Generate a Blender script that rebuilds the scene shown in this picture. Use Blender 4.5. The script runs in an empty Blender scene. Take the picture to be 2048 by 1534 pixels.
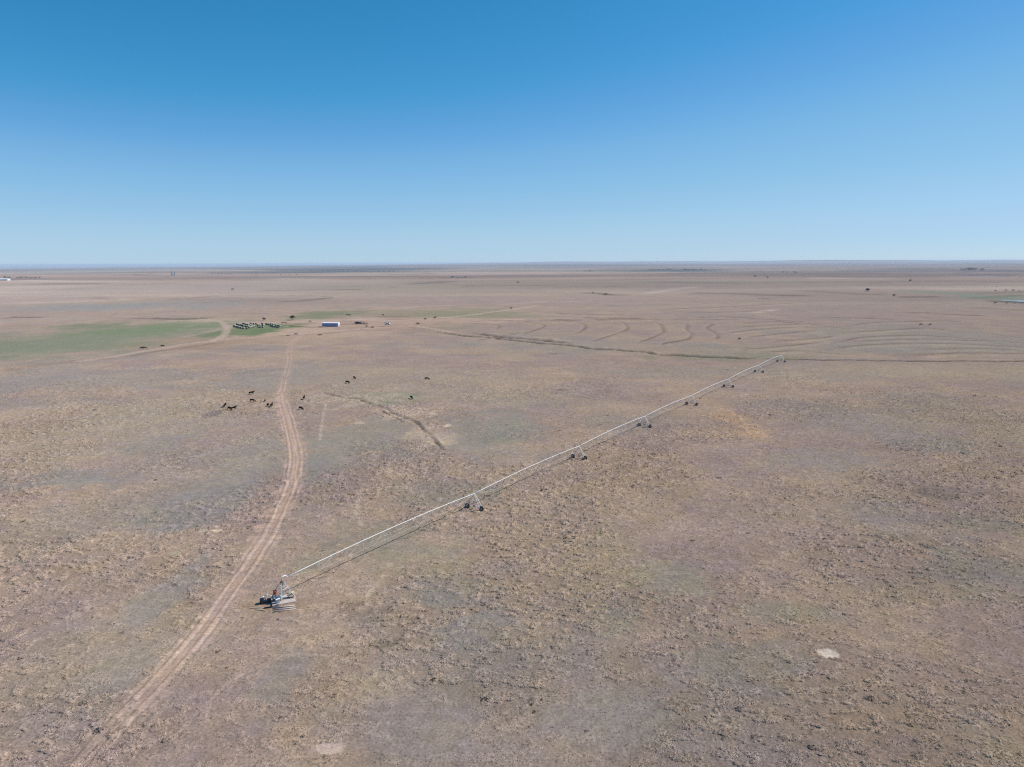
import bpy, math, random
import numpy as np
from mathutils import Vector, Matrix

R = math.radians
random.seed(7)
rng = np.random.default_rng(11)

# ---------------------------------------------------------------- camera, light, exposure
H = 55.0                      # camera height above the plain (m)
FPX = 1420.0                  # focal length in pixels of the 2048 px photograph
HY = 525.5                    # image row of the eye-level line at the centre
ROLL = math.radians(-0.25)     # slight tilt of the drone camera
PITCH = math.atan((767.0 - HY) / FPX)
scene = bpy.context.scene
col = scene.collection
cam_d = bpy.data.cameras.new("camera")
cam_d.sensor_width = 36.0
cam_d.lens = 36.0 * FPX / 2048.0
cam_d.clip_start = 1.0
cam_d.clip_end = 200000.0
cam = bpy.data.objects.new("camera", cam_d)
col.objects.link(cam)
cam.location = (0, 0, H)
CAMROT = Matrix.Rotation(math.pi / 2 - PITCH, 3, 'X') @ Matrix.Rotation(ROLL, 3, 'Z')
cam.rotation_euler = CAMROT.to_euler()
scene.camera = cam

SUN_EL = R(46.0)
SUN_AZ = R(74.0)              # clockwise from +Y (view direction)
world = bpy.data.worlds.new("World")
scene.world = world
world.use_nodes = True
wn = world.node_tree
sky = wn.nodes.new("ShaderNodeTexSky")
sky.sky_type = 'NISHITA'
sky.sun_disc = False
sky.sun_elevation = SUN_EL
sky.sun_rotation = SUN_AZ
sky.altitude = 600
sky.air_density = 0.8
sky.dust_density = 0.0
sky.ozone_density = 8.0
bg = wn.nodes["Background"]
bg.inputs[1].default_value = 0.115
# grade the sky texture towards the deep clear blue of the day (channel curves on the sky's own values)
def vscale(src, k):
    n = wn.nodes.new("ShaderNodeVectorMath"); n.operation = 'SCALE'; n.inputs["Scale"].default_value = k
    wn.links.new(src, n.inputs[0]); return n.outputs[0]
cv = wn.nodes.new("ShaderNodeRGBCurve")
for ci, pl in enumerate((((.112, .047), (.153, .118), (.195, .198), (.283, .295), (.418, .392), (.597, .456), (1, .7)),
                         ((.238, .286), (.314, .372), (.392, .468), (.521, .552), (.665, .617), (.768, .64), (1, .75)),
                         ((.527, .61), (.651, .731), (.745, .775), (.85, .80), (1, .86)))):
    c_ = cv.mapping.curves[ci]
    c_.points[0].location = (0, 0); c_.points[1].location = pl[-1]
    for q_ in pl[:-1]: c_.points.new(*q_)
cv.mapping.update()
wn.links.new(vscale(sky.outputs[0], .115), cv.inputs["Color"])
wn.links.new(vscale(cv.outputs[0], 1 / .115), bg.inputs[0])

sun_d = bpy.data.lights.new("sun", 'SUN')
sun_d.energy = 4.8
sun_d.angle = R(0.5)
sun_d.color = (1.0, 0.965, 0.91)
sun = bpy.data.objects.new("sun", sun_d)
col.objects.link(sun)
sdir = Vector((math.sin(SUN_AZ) * math.cos(SUN_EL), math.cos(SUN_AZ) * math.cos(SUN_EL), math.sin(SUN_EL)))
sun.rotation_euler = sdir.to_track_quat('Z', 'Y').to_euler()
sun.location = (60, 60, 120)

vs = scene.view_settings
vs.view_transform = 'Standard'
vs.look = 'None'
vs.exposure = 0.0
vs.gamma = 1.0
vs.use_curve_mapping = False
scene.cycles.use_denoising = False
scene.cycles.filter_width = 1.15
scene.cycles.max_bounces = 5
scene.cycles.volume_bounces = 1

# ---------------------------------------------------------------- numpy noise and terrain
def _h(ix, iy, s):
    n = (ix.astype(np.int64) * 374761393 + iy.astype(np.int64) * 668265263 + s * 1442695041) & 0xffffffff
    n = ((n ^ (n >> 13)) * 1274126177) & 0xffffffff
    n = (n ^ (n >> 16)) & 0xffffffff
    return n.astype(np.float64) / 4294967295.0

def vnoise(x, y, s=0):
    x = np.asarray(x, float); y = np.asarray(y, float)
    ix = np.floor(x); iy = np.floor(y)
    fx = x - ix; fy = y - iy
    fx = fx * fx * (3 - 2 * fx); fy = fy * fy * (3 - 2 * fy)
    a = _h(ix, iy, s); b = _h(ix + 1, iy, s); c = _h(ix, iy + 1, s); d = _h(ix + 1, iy + 1, s)
    return (a * (1 - fx) + b * fx) * (1 - fy) + (c * (1 - fx) + d * fx) * fy

def fbm(x, y, sc, s=0, octv=4):
    t = 0; a = 1; w = 0
    c, sn = math.cos(.6), math.sin(.6)
    x = np.asarray(x, float) / sc; y = np.asarray(y, float) / sc
    for i in range(octv):
        t = t + a * vnoise(x, y, s + i * 17); w += a
        a *= .55
        x, y = (c * x - sn * y) * 2.03 + 5.1, (sn * x + c * y) * 2.03 + 1.7
    return t / w

def sstep(a, b, x):
    t = np.clip((x - a) / (b - a), 0, 1)
    return t * t * (3 - 2 * t)

def base_height(x, y):
    x = np.asarray(x, float); y = np.asarray(y, float)
    d = np.hypot(x, y)
    z = sstep(350, 1200, d) * (fbm(x, y, 700, 3, 3) - .5) * 7
    z = z + sstep(1200, 4500, d) * (fbm(x, y, 2600, 9, 4) - .5) * 34
    z = z + sstep(6000, 16000, d) * (fbm(x, y, 7000, 21, 3) - .55) * 75
    # the left of the plain falls away behind its ridge
    u = x / np.maximum(y, 1)
    z = z - sstep(-.1, -.7, u) * sstep(7000, 30000, d) * 60
    z = z + sstep(-.30, .15, u) * sstep(14000, 30000, d) * (60 + 40 * fbm(x, y, 9000, 23, 2))
    z = z + (fbm(x, y, 30, 5, 3) - .5) * .5 * sstep(5, 60, np.hypot(x + 36, y - 108))
    return z

def at(px, py, zoff=0.0):
    """ground point seen at a pixel of the 2048 px photograph"""
    dx = (px - 1024.0) / FPX; dv = -(py - 767.0) / FPX
    w_ = CAMROT @ Vector((dx, dv, -1.0))
    dx, Y, Z = w_.x, w_.y, w_.z
    z = 0.0
    for _ in range(14):
        t = (z - H) / min(Z, -0.0012)
        z = .5 * z + .5 * float(base_height(dx * t, Y * t))
    t = (z - H) / min(Z, -0.0012)
    return Vector((dx * t, Y * t, z + zoff))

def pts(lst):
    return np.array([[at(a, b).x, at(a, b).y] for a, b in lst])

def smooth_line(P, n=6):
    """Catmull-Rom resample"""
    P = np.asarray(P, float)
    if len(P) < 3: return P
    Q = np.vstack([2 * P[0] - P[1], P, 2 * P[-1] - P[-2]])
    out = []
    for i in range(1, len(Q) - 2):
        for k in range(n):
            t = k / n
            out.append(.5 * ((2 * Q[i]) + (-Q[i-1] + Q[i+1]) * t + (2*Q[i-1] - 5*Q[i] + 4*Q[i+1] - Q[i+2]) * t*t
                             + (-Q[i-1] + 3*Q[i] - 3*Q[i+1] + Q[i+2]) * t**3))
    out.append(P[-1])
    return np.array(out)

def line_dist(x, y, P, reach):
    """signed side distance to a polyline (+ = left of travel), far = 1e9"""
    D = np.full(x.shape, 1e9); S = np.zeros(x.shape); U = np.zeros(x.shape); A = np.ones(x.shape)
    acc = 0.0
    for a, b in zip(P[:-1], P[1:]):
        L = math.hypot(*(b - a))
        lo = np.minimum(a, b) - reach; hi = np.maximum(a, b) + reach
        m = (x >= lo[0]) & (x <= hi[0]) & (y >= lo[1]) & (y <= hi[1])
        if m.any() and L > 0:
            xx = x[m] - a[0]; yy = y[m] - a[1]
            ex, ey = (b - a) / L
            t = np.clip(xx * ex + yy * ey, 0, L)
            d = np.hypot(xx - t * ex, yy - t * ey)
            s = ex * yy - ey * xx
            cur = D[m]; k = d < cur
            idx = np.flatnonzero(m)[k]
            D[idx] = d[k]; S[idx] = np.where(s[k] >= 0, d[k], -d[k]); U[idx] = acc + t[k]; A[idx] = abs(ex)
        acc += L
    global LAST_A
    LAST_A = A
    return D, S, U

def lin(r, g, b):
    f = lambda c: (c / 255 / 12.92) if c / 255 <= .04045 else ((c / 255 + .055) / 1.055) ** 2.4
    return np.array([f(r), f(g), f(b)])

# ---------------------------------------------------------------- materials
def mat(name, colr, rough=.7, metal=0.0, spec=.3, var=0.15, scale=3.0):
    m = bpy.data.materials.new(name); m.use_nodes = True
    nt = m.node_tree; p = nt.nodes["Principled BSDF"]
    p.inputs["Roughness"].default_value = rough
    p.inputs["Metallic"].default_value = metal
    p.inputs["Specular IOR Level"].default_value = spec
    tc = nt.nodes.new("ShaderNodeTexCoord"); nz = nt.nodes.new("ShaderNodeTexNoise")
    nz.inputs["Scale"].default_value = scale; nz.inputs["Detail"].default_value = 4
    nt.links.new(tc.outputs["Object"], nz.inputs["Vector"])
    mx = nt.nodes.new("ShaderNodeMix"); mx.data_type = 'RGBA'
    a = [c * (1 - var) for c in colr]; b = [min(1, c * (1 + var)) for c in colr]
    mx.inputs["A"].default_value = (*a, 1); mx.inputs["B"].default_value = (*b, 1)
    nt.links.new(nz.outputs["Fac"], mx.inputs["Factor"])
    nt.links.new(mx.outputs["Result"], p.inputs["Base Color"])
    return m

M = dict(
    galv=mat('galvanised_steel', (.72, .69, .66), .6, .0, .3, .06),
    zinc=mat('dull_zinc', (.58, .55, .52), .7, 0, .2, .15),
    dark_steel=mat('weathered_steel', (.16, .14, .13), .6, .2),
    rubber=mat('rubber', (.018, .017, .018), .85, 0, .2, .3),
    rim=mat('rim_steel', (.42, .38, .34), .6, .2),
    concrete=mat('concrete', (.50, .41, .36), .9, 0, .2, .18, 1.5),
    red=mat('faded_red_paint', (.36, .13, .09), .6, 0, .3, .3),
    blue=mat('blue_grey_paint', (.20, .29, .38), .5, 0, .4, .3),
    blk=mat('black_plastic', (.02, .02, .035), .35, 0, .5, .3),
    tan_paint=mat('tan_paint', (.50, .40, .24), .6, 0, .3, .25),
    wood=mat('weathered_timber', (.36, .29, .22), .9, 0, .2, .3),
    white=mat('white_paint', (.80, .80, .79), .5, 0, .4, .04),
    trailer=mat('blue_grey_siding', (.24, .30, .50), .55, 0, .3, .08),
    glass=mat('dark_glass', (.03, .035, .045), .12, 0, .5, .1),
    hide=mat('black_hide', (.005, .005, .006), .8, 0, .12, .4, 2),
    hide_brown=mat('dark_brown_hide', (.035, .018, .012), .75, 0, .25, .4, 2),
    straw=mat('baled_straw', (.33, .33, .26), .95, 0, .1, .22, 4),
    straw_end_shaded=mat('baled_straw_end_shaded', (.07, .075, .055), .95, 0, .1, .25, 5),  # same straw darkened: shade on the bale ends painted into the colour
    bark=mat('bark', (.10, .075, .055), .95, 0, .1, .3),
    leaf=mat('leaf', (.055, .062, .034), .9, 0, .15, .45, 1.1),
    leaf_far=mat('leaf_dusty', (.075, .075, .055), .9, 0, .15, .4, .4),
    silver=mat('silver_paint', (.62, .62, .62), .3, .1, .5, .05),
    roof=mat('grey_roof', (.35, .34, .34), .8, 0, .3, .15),
    rust=mat('rusty_steel', (.16, .075, .045), .85, .1, .2, .4),
    moon=None,
)

def ground_material(name, tuft=False):
    m = bpy.data.materials.new(name); m.use_nodes = True
    nt = m.node_tree; N = nt.nodes; L = nt.links
    p = N["Principled BSDF"]
    p.inputs["Roughness"].default_value = 1.0
    p.inputs["Specular IOR Level"].default_value = 0.0
    at_ = N.new("ShaderNodeAttribute"); at_.attribute_name = "tint"
    geo = N.new("ShaderNodeNewGeometry")
    def noise(scale, detail=3, rough=.6):
        n = N.new("ShaderNodeTexNoise"); n.inputs["Scale"].default_value = scale
        n.inputs["Detail"].default_value = detail; n.inputs["Roughness"].default_value = rough
        L.new(geo.outputs["Position"], n.inputs["Vector"]); return n
    def rmap(src, a, b, c, d):
        r = N.new("ShaderNodeMapRange")
        for k, v in zip(("From Min", "From Max", "To Min", "To Max"), (a, b, c, d)): r.inputs[k].default_value = v
        L.new(src, r.inputs["Value"]); return r.outputs["Result"]
    def mul(a, b):
        q = N.new("ShaderNodeMath"); q.operation = 'MULTIPLY'
        L.new(a, q.inputs[0]); L.new(b, q.inputs[1]); return q.outputs[0]
    fine = noise(2.6, 3, .65); mid = noise(.55, 3, .6); big = noise(.09, 4, .6)
    v = mul(rmap(fine.outputs["Fac"], .3, .7, .72, 1.28), rmap(mid.outputs["Fac"], .3, .7, .86, 1.14))
    v = mul(v, rmap(big.outputs["Fac"], .3, .7, .93, 1.07))
    # small dark debris and pale straw specks
    spk = noise(1.5, 2, .5)
    v = mul(v, rmap(spk.outputs["Fac"], .25, .36, .62, 1.0))
    vm = N.new("ShaderNodeVectorMath"); vm.operation = 'SCALE'
    L.new(at_.outputs["Color"], vm.inputs[0]); L.new(v, vm.inputs["Scale"])
    # hue drift between straw and mauve soil
    hue = noise(.16, 4, .62)
    mx = N.new("ShaderNodeMix"); mx.data_type = 'RGBA'; mx.blend_type = 'MULTIPLY'
    mx.inputs["Factor"].default_value = 1
    cr = N.new("ShaderNodeValToRGB")
    cr.color_ramp.elements[0].position = .36; cr.color_ramp.elements[0].color = (.99, .975, 1.03, 1)
    cr.color_ramp.elements[1].position = .64; cr.color_ramp.elements[1].color = (1.035, 1.005, .93, 1)
    L.new(hue.outputs["Fac"], cr.inputs["Fac"])
    L.new(vm.outputs["Vector"], mx.inputs["A"]); L.new(cr.outputs["Color"], mx.inputs["B"])
    L.new(mx.outputs["Result"], p.inputs["Base Color"])
    if not tuft:
        b1 = N.new("ShaderNodeBump"); b1.inputs["Strength"].default_value = 1.0
        b1.inputs["Distance"].default_value = .16
        rg = N.new("ShaderNodeMath"); rg.operation = 'MULTIPLY'
        ra = N.new("ShaderNodeAttribute"); ra.attribute_name = "rough"
        L.new(noise(1.15, 4, .6).outputs["Fac"], rg.inputs[0]); L.new(ra.outputs["Fac"], rg.inputs[1])
        L.new(rg.outputs[0], b1.inputs["Height"])
        L.new(b1.outputs["Normal"], p.inputs["Normal"])
    return m

GM = ground_material('prairie_soil_and_grass')
TM = ground_material('dry_grass_tuft', True)

# ---------------------------------------------------------------- painted and carved features of the plain
TRACK = smooth_line(pts([(60,1700),(130,1590),(205,1485),(285,1400),(350,1330),(405,1262),(450,1200),(490,1145),(528,1085),(556,1035),(578,985),(586,950),
          (587,905),(577,850),(566,812),(564,785),(570,755),(578,725),(579,700),(588,682),(606,668)]))
TRACK2 = smooth_line(pts([(572,985),(592,950),(596,905),(584,850),(573,812),(567,785)]))
ROADS = [
    (smooth_line(pts([(160,722),(230,713),(290,702),(350,692),(430,681),(520,673),(600,667),(680,661),(760,655),(830,652)])), 6.5),
    (smooth_line(pts([(425,683),(446,672),(455,660),(448,648),(432,641),(390,640),(330,644)])), 6.0),
    (smooth_line(pts([(452,645),(520,645),(600,644),(700,640),(800,640),(880,636),(940,630),(985,624),(1030,618),(1075,611)])), 8.0),
    (smooth_line(pts([(830,652),(870,658),(905,664)])), 4.0),
]
TERR = [[(932,647),(975,649),(997,652),(990,659)],
 [(1040,644),(1078,648),(1088,651),(1078,657),(1052,665),(1040,670)],
 [(1105,642),(1150,645),(1170,652),(1160,662),(1140,668)],
 [(1215,641),(1245,646),(1254,656),(1240,664),(1200,677),(1170,684)],
 [(1280,643),(1315,647),(1325,660),(1320,667),(1300,676),(1265,688)],
 [(1335,644),(1370,648),(1372,660),(1382,667),(1375,677),(1345,683),(1325,687),(1322,695)],
 [(1390,643),(1422,647),(1412,656),(1425,664),(1435,672),(1427,681)],
 [(1666,699),(1731,692),(1819,688),(1906,689),(2048,695),(2200,703)],
 [(1674,686),(1731,676),(1819,672),(1884,674),(1972,680),(2048,687),(2180,700)],
 [(1672,668),(1753,663),(1841,658),(1906,661),(1972,667),(2048,677),(2160,690)],
 [(1700,652),(1760,646),(1884,643),(1950,647),(2060,658)],
 [(1560,684),(1640,678),(1674,672)],
 [(930,644),(1000,642),(1080,643),(1180,642)], [(1100,640),(1200,641),(1290,641)], [(1200,638.5),(1300,640),(1400,641),(1480,640)],
 [(960,681),(1000,674),(1040,668)], [(1490,655),(1580,650),(1660,648)], [(1850,700),(1950,699),(2048,702)], [(1700,684),(1850,680),(2000,684)],
 [(1640,634),(1687,636),(1800,640)], [(1808,627),(1850,626),(1895,629),(1990,633)],
 [(1380,636),(1440,635),(1495,637),(1560,641),(1625,647)], [(1385,627),(1460,625),(1530,623)],
 [(1808,713),(1884,710),(1928,708),(2048,709),(2180,710)],
 [(1540,706),(1600,703),(1660,708),(1700,711)],
 [(1157,636),(1225,637),(1290,638)], [(1510,674),(1570,668),(1640,662)], [(1500,700),(1580,693),(1650,684)],
 [(1450,668),(1520,660),(1600,655)], [(1100,627),(1180,630),(1260,631)], [(1300,620),(1400,617),(1500,612),(1600,606)],
 [(1480,648),(1560,645),(1640,652),(1720,660)]]
TERR = [smooth_line(pts(t)) for t in TERR]
DITCH = [
 ([(940,666),(967,669),(1000,673),(1037,676),(1065,679),(1120,684),(1150,687)], 2.7, 1.5),
 ([(867,664),(935,671),(1000,677),(1050,682),(1100,687),(1150,692),(1190,697),(1270,702),(1325,709),(1400,712),(1520,717)], 2.0, 1.1),
 ([(1520,717),(1600,718.5),(1700,720),(1800,721),(1950,722),(2140,722)], 1.0, .55),
 ([(1087,706),(1105,707),(1120,708)], 1.0, .7),
 ([(1105,782),(1122,780),(1140,783)], 1.2, .6),
 ([(1386,692),(1400,691.5),(1414,692.5)], 1.8, .9),
 ([(640,784),(680,794),(715,797),(740,806),(770,818),(800,832),(830,842),(850,860),(868,882),(890,905)], .85, .38),
 ([(760,820),(790,836),(812,846)], .6, .2),
 ([(1150,586),(1190,587),(1220,590),(1270,590)], 7, 2.2),
 ([(552,603),(600,599),(650,597)], 6, 1.2), ([(1365,590),(1450,592),(1530,593),(1690,598)], 9, 2.0),
 ([(90,567),(170,566),(260,564)], 9, 2.0), ([(1790,606),(1850,607),(1910,606)], 5, 1.4),
 ([(0,634),(60,634),(100,633)], 2.5, 1.0), ([(280,636),(360,637),(430,634)], 3, 1.0),
 ([(800,565),(860,564),(910,562)], 9, 2.0), ([(595,655),(625,654),(650,654.6)], .9, .6),
 ([(690,660),(730,658)], .8, .5), ([(540,655),(600,652)], .8, .4),
]
DITCH = [(smooth_line(pts(p)), w, d) for p, w, d in DITCH if p[0][1] > 610]
dk_, pl_, bl_, gn_ = (98,84,76), (206,188,172), (84,88,96), (104,110,88)
FLINES = [
 ([(0,561),(90,562.5),(180,563),(262,561)], pl_, .6, 1.6), ([(60,568),(170,567.5),(225,566)], dk_, .5, 1.2), ([(0,636),(60,635),(100,634)], dk_, .55, 1.3),
 ([(255,636),(330,638),(390,638),(430,634)], dk_, .5, 1.3), ([(0,606),(90,605),(200,601),(280,597)], pl_, .4, 1.5), ([(0,597),(120,594),(250,590)], pl_, .35, 1.2),
 ([(548,603),(600,602),(650,597),(665,596)], dk_, .55, 1.3), ([(500,582),(570,581),(650,579),(740,580)], dk_, .35, 1.2), ([(415,546.5),(440,547),(465,547)], dk_, .6, .8),
 ([(800,568),(850,566.5),(895,563),(915,563)], dk_, .55, 1.1), ([(540,557),(600,559),(690,558.5)], pl_, .4, 1.0), ([(690,543),(740,543.5),(790,543.5)], bl_, .8, 1.2),
 ([(610,540),(660,539),(720,540)], bl_, .6, 1.2), ([(1060,531.5),(1190,531),(1310,529.5)], bl_, .7, .7), ([(890,555),(935,556)], dk_, .5, 1.1),
 ([(1150,586),(1195,587),(1225,590),(1275,590)], (70,60,52), .75, .9), ([(1275,590),(1340,580),(1400,572)], pl_, .3, .9), ([(1290,541),(1365,541),(1415,542)], bl_, .8, 1.0),
 ([(1300,563),(1345,564),(1420,565.5),(1500,567)], dk_, .35, 1.3), ([(1360,586),(1460,587),(1530,590),(1640,592)], dk_, .55, 1.6), ([(1515,597),(1540,597)], dk_, .6, 1.0),
 ([(1500,627),(1530,622),(1560,618)], pl_, .4, 1.0), ([(1660,541.5),(1760,542),(1880,541)], bl_, .5, 1.2), ([(1600,556),(1720,557),(1800,557)], pl_, .4, .9),
 ([(1790,594),(1850,594),(1880,593)], (84,66,58), .75, 1.0), ([(1930,598),(1980,595),(2048,590)], gn_, .55, 1.3), ([(1960,602),(2000,603),(2048,606),(2120,612)], (70,76,66), .7, 1.4),
 ([(1950,588),(2000,585),(2100,582)], gn_, .5, 1.0), ([(1600,580),(1650,584),(1720,588),(1800,589)], dk_, .35, 1.4), ([(1700,567),(1830,569),(2000,568)], dk_, .3, 1.2),
 ([(1100,548),(1250,547),(1400,548.5)], dk_, .35, 1.0), ([(1480,553),(1600,552),(1750,553),(1900,551)], dk_, .35, 1.4), ([(600,552),(720,551),(830,550)], pl_, .3, 1.0),
 ([(1000,610),(1080,604),(1180,603)], pl_, .25, 1.2), ([(1200,612),(1330,609),(1420,610)], dk_, .25, 1.2), ([(1940,551),(1990,548),(2060,548)], bl_, .5, 1.0),
 ([(0,547),(120,546),(330,544)], dk_, .3, 1.0), ([(300,538.5),(420,536),(560,535)], bl_, .5, .8), ([(1800,627),(1850,626),(1900,629),(1980,632)], dk_, .5, 1.2),
 ([(1610,634),(1680,636),(1760,636)], dk_, .45, 1.1),
 ([(565,650),(600,653),(655,655.5)], (84,68,56), .8, .7), ([(690,656),(740,655),(790,652),(840,655)], (110,90,76), .6, .8), ([(560,646),(600,647),(640,646)], dk_, .5, .7),
 ([(460,675),(560,671),(640,668),(700,662)], (120,98,84), .5, 1.2), ([(240,716),(300,705),(380,694),(450,684)], (122,100,84), .5, 1.6), ([(0,745),(60,733),(150,722),(240,714)], (150,122,104), .5, 3),
 ([(760,640),(820,638.5),(900,637)], (130,104,90), .5, .7), ([(700,634),(760,633),(830,633)], (120,100,84), .45, .8), ([(430,706),(520,700),(600,698)], (128,118,112), .35, 1.5), ([(1940,615),(2000,618),(2060,621)], dk_, .4, 1.3), ([(700,612),(800,614),(930,610)], pl_, .25, 1.3),
]
FLINES = [(smooth_line(pts(p)), c_, st_, th_) for p, c_, st_, th_ in FLINES]

# soft patches: px, py, rx, ry, colour, strength, roughness change
tan_, mauve, grey_, olive = (168,148,128), (158,139,128), (150,139,128), (138,132,114)
BLOBS = [
 # far valleys and dark rangeland
 (730,540,120,4,(66,74,74),.9,0), (680,536,90,3,(80,88,92),.7,0), (1330,541,130,4,(84,84,86),.7,0), (1700,545,330,6,(112,100,98),.6,0), (1980,540,130,5,(100,92,96),.6,0), (1500,572,300,12,(146,128,120),.5,0),
 (100,545,200,5,(176,170,160),.6,0), (250,575,330,16,(176,158,142),.5,0), (60,600,160,14,(184,160,146),.5,0), (500,575,300,14,(164,148,140),.4,0),
 # greens and yards round the farm
 (190,669,270,24,(142,138,116),.85,-.3), (40,696,150,26,(132,134,112),.75,-.2), (300,662,120,14,(126,136,108),.6,-.2), (120,684,70,8,(150,140,120),.6,0), (250,680,60,6,(152,142,122),.5,0), (180,652,90,6,(120,128,100),.6,0), (870,640,170,6,(200,166,148),.85,-.3), (400,642,60,4,(196,170,152),.7,-.3), (330,655,110,16,(126,136,104),.8,-.2),
 (640,630,60,9,(120,128,96),.8,-.2), (940,628,110,12,(140,136,108),.7,-.2),
 (890,651,60,9,(130,130,104),.6,0), (770,628,160,8,(134,130,104),.5,0), (2005,596,60,14,(128,134,116),.8,0),
 (690,655,170,17,(188,160,140),.95,-.4), (780,658,120,7,(158,134,116),.6,-.3), (600,674,130,10,(184,158,136),.75,-.3), (480,682,110,6,(180,154,134),.6,-.3), (800,646,120,10,(174,146,128),.8,-.4), (545,680,200,9,(166,142,122),.5,-.2),
 (380,688,150,11,(158,134,112),.6,-.2), (455,655,14,16,(184,160,144),.7,-.3),
 (1450,713,130,8,(132,128,104),.7,-.1), (1350,700,120,6,(160,140,116),.5,0),
 (130,615,150,8,(148,150,146),.5,0), (330,612,160,9,(146,148,146),.5,0),(60,640,130,5,(172,156,142),.6,0),
 # grey green smooth patches
 (720,885,95,45,(140,136,124),.7,-.6), (960,860,95,42,(138,137,122),.6,-.6), (640,930,60,30,(134,132,124),.6,-.5),
 (770,795,75,12,(124,134,106),.8,-.4), (1010,870,45,22,(134,137,120),.5,-.4),
 (760,1090,150,50,(132,130,112),.55,-.35), (620,1130,50,20,(122,132,110),.45,-.3), (880,990,120,30,(136,132,118),.45,-.3),
 (400,1000,70,110,(136,134,130),.7,-.55), (120,960,130,28,(136,134,130),.6,-.5), (330,1190,50,60,(134,134,128),.6,-.5),
 (300,890,60,20,(138,136,132),.5,-.3), (540,760,110,30,(142,138,132),.6,-.4), (200,760,190,24,(144,142,138),.5,-.3),
 (250,1330,60,50,(136,134,128),.4,-.4), (560,1350,60,60,(130,128,122),.5,-.4), (900,1190,90,32,(132,130,126),.6,-.4),
 (960,1260,90,40,(130,128,122),.7,-.6), (1340,1160,75,35,(138,134,114),.6,-.4), (1240,1245,50,28,(134,132,110),.6,-.5),
 (1480,1330,120,60,(130,126,116),.6,-.5), (1560,1225,110,26,(132,128,108),.6,-.3), (1230,1440,150,60,(134,130,122),.45,-.4),
 (760,1440,180,70,(138,128,122),.4,-.4), (1960,1140,130,40,(126,124,112),.7,-.4), (2000,1050,80,26,(126,124,106),.5,-.2),
 (1880,985,60,12,(112,100,92),.6,.2), (1790,1075,60,10,(118,108,98),.5,.2), (1640,920,110,20,(138,132,124),.5,-.2),
 (1900,890,90,18,(134,130,122),.5,0), (1060,800,110,22,(140,130,120),.4,0), (1160,690,240,14,(140,134,126),.5,0),
 # straw and reddish patches
 (735,799,100,11,(188,166,144),.85,.2), (805,826,50,12,(190,168,146),.85,.2), (864,872,44,24,(186,164,142),.8,.2),
 (1455,830,28,42,(182,150,120),.8,0), (1430,870,60,20,(176,150,122),.5,0), (1290,960,140,60,(168,144,116),.5,.2),
 (1180,1130,90,70,(166,148,120),.45,.2), (880,1130,70,30,(166,150,122),.5,.1), (960,1180,80,16,(170,150,124),.5,.2),
 (250,860,230,60,(168,154,134),.5,.1), (90,1060,120,60,(166,152,132),.45,.2), (470,940,60,60,(168,152,130),.4,.2),
 (180,1330,200,130,(160,148,128),.35,.1), (800,760,300,26,(166,150,130),.5,0), (330,810,100,30,(172,156,136),.5,-.2),
 (1560,745,300,14,(160,146,126),.4,0), (1900,740,220,20,(160,144,122),.5,0), (1950,840,130,40,(156,140,114),.45,.1),
 (1850,1180,180,26,(160,144,116),.4,.2), (1230,1100,60,60,(166,148,120),.35,.2), (1990,1480,60,50,(160,146,120),.35,.1),
 (780,1230,90,20,(124,112,96),.6,.3), (700,1215,30,16,(112,98,84),.6,.4), (780,1285,40,14,(118,106,90),.6,.3), (770,1365,60,34,(166,150,124),.5,-.3),
 (860,790,260,20,(164,150,130),.4,-.1), (650,1200,60,20,(160,132,114),.5,-.3), (560,1215,70,22,(150,126,106),.6,-.4),
 (500,1110,60,30,(168,148,132),.5,-.3), (600,1020,50,30,(162,146,124),.4,-.2), (80,825,25,14,(186,168,146),.6,0),
 (428,827,15,8,(132,118,114),.8,.4), (95,815,50,6,(186,168,150),.5,0),
 (1600,700,400,12,(140,134,122),.4,0), (1870,680,230,34,(142,136,124),.55,0), (1150,660,420,12,(152,134,124),.3,0),
 (508,660,62,13,(104,122,84),1.0,-.4), (60,698,190,24,(134,138,114),.75,-.2), (520,662,40,8,(104,122,84),.8,0),
]
BARE = [(1658,1308,20,9,(208,190,170)), (658,1497,29,14,(190,166,150)), (437,1061,13,3.5,(206,184,164)), (897,851,9,2.2,(200,182,160)),
        (352,1106,16,4,(176,160,136)), (408,1062,10,3,(176,160,140)), (868,828,10,2,(190,174,152)), (720,846,10,2.5,(188,170,150))]
STREAKS = [smooth_line(pts([(735,1192),(752,1170),(768,1153)])), smooth_line(pts([(716,1002),(712,1022),(722,1050)])), smooth_line(pts([(640,880),(646,835),(652,808)]))]

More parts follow.
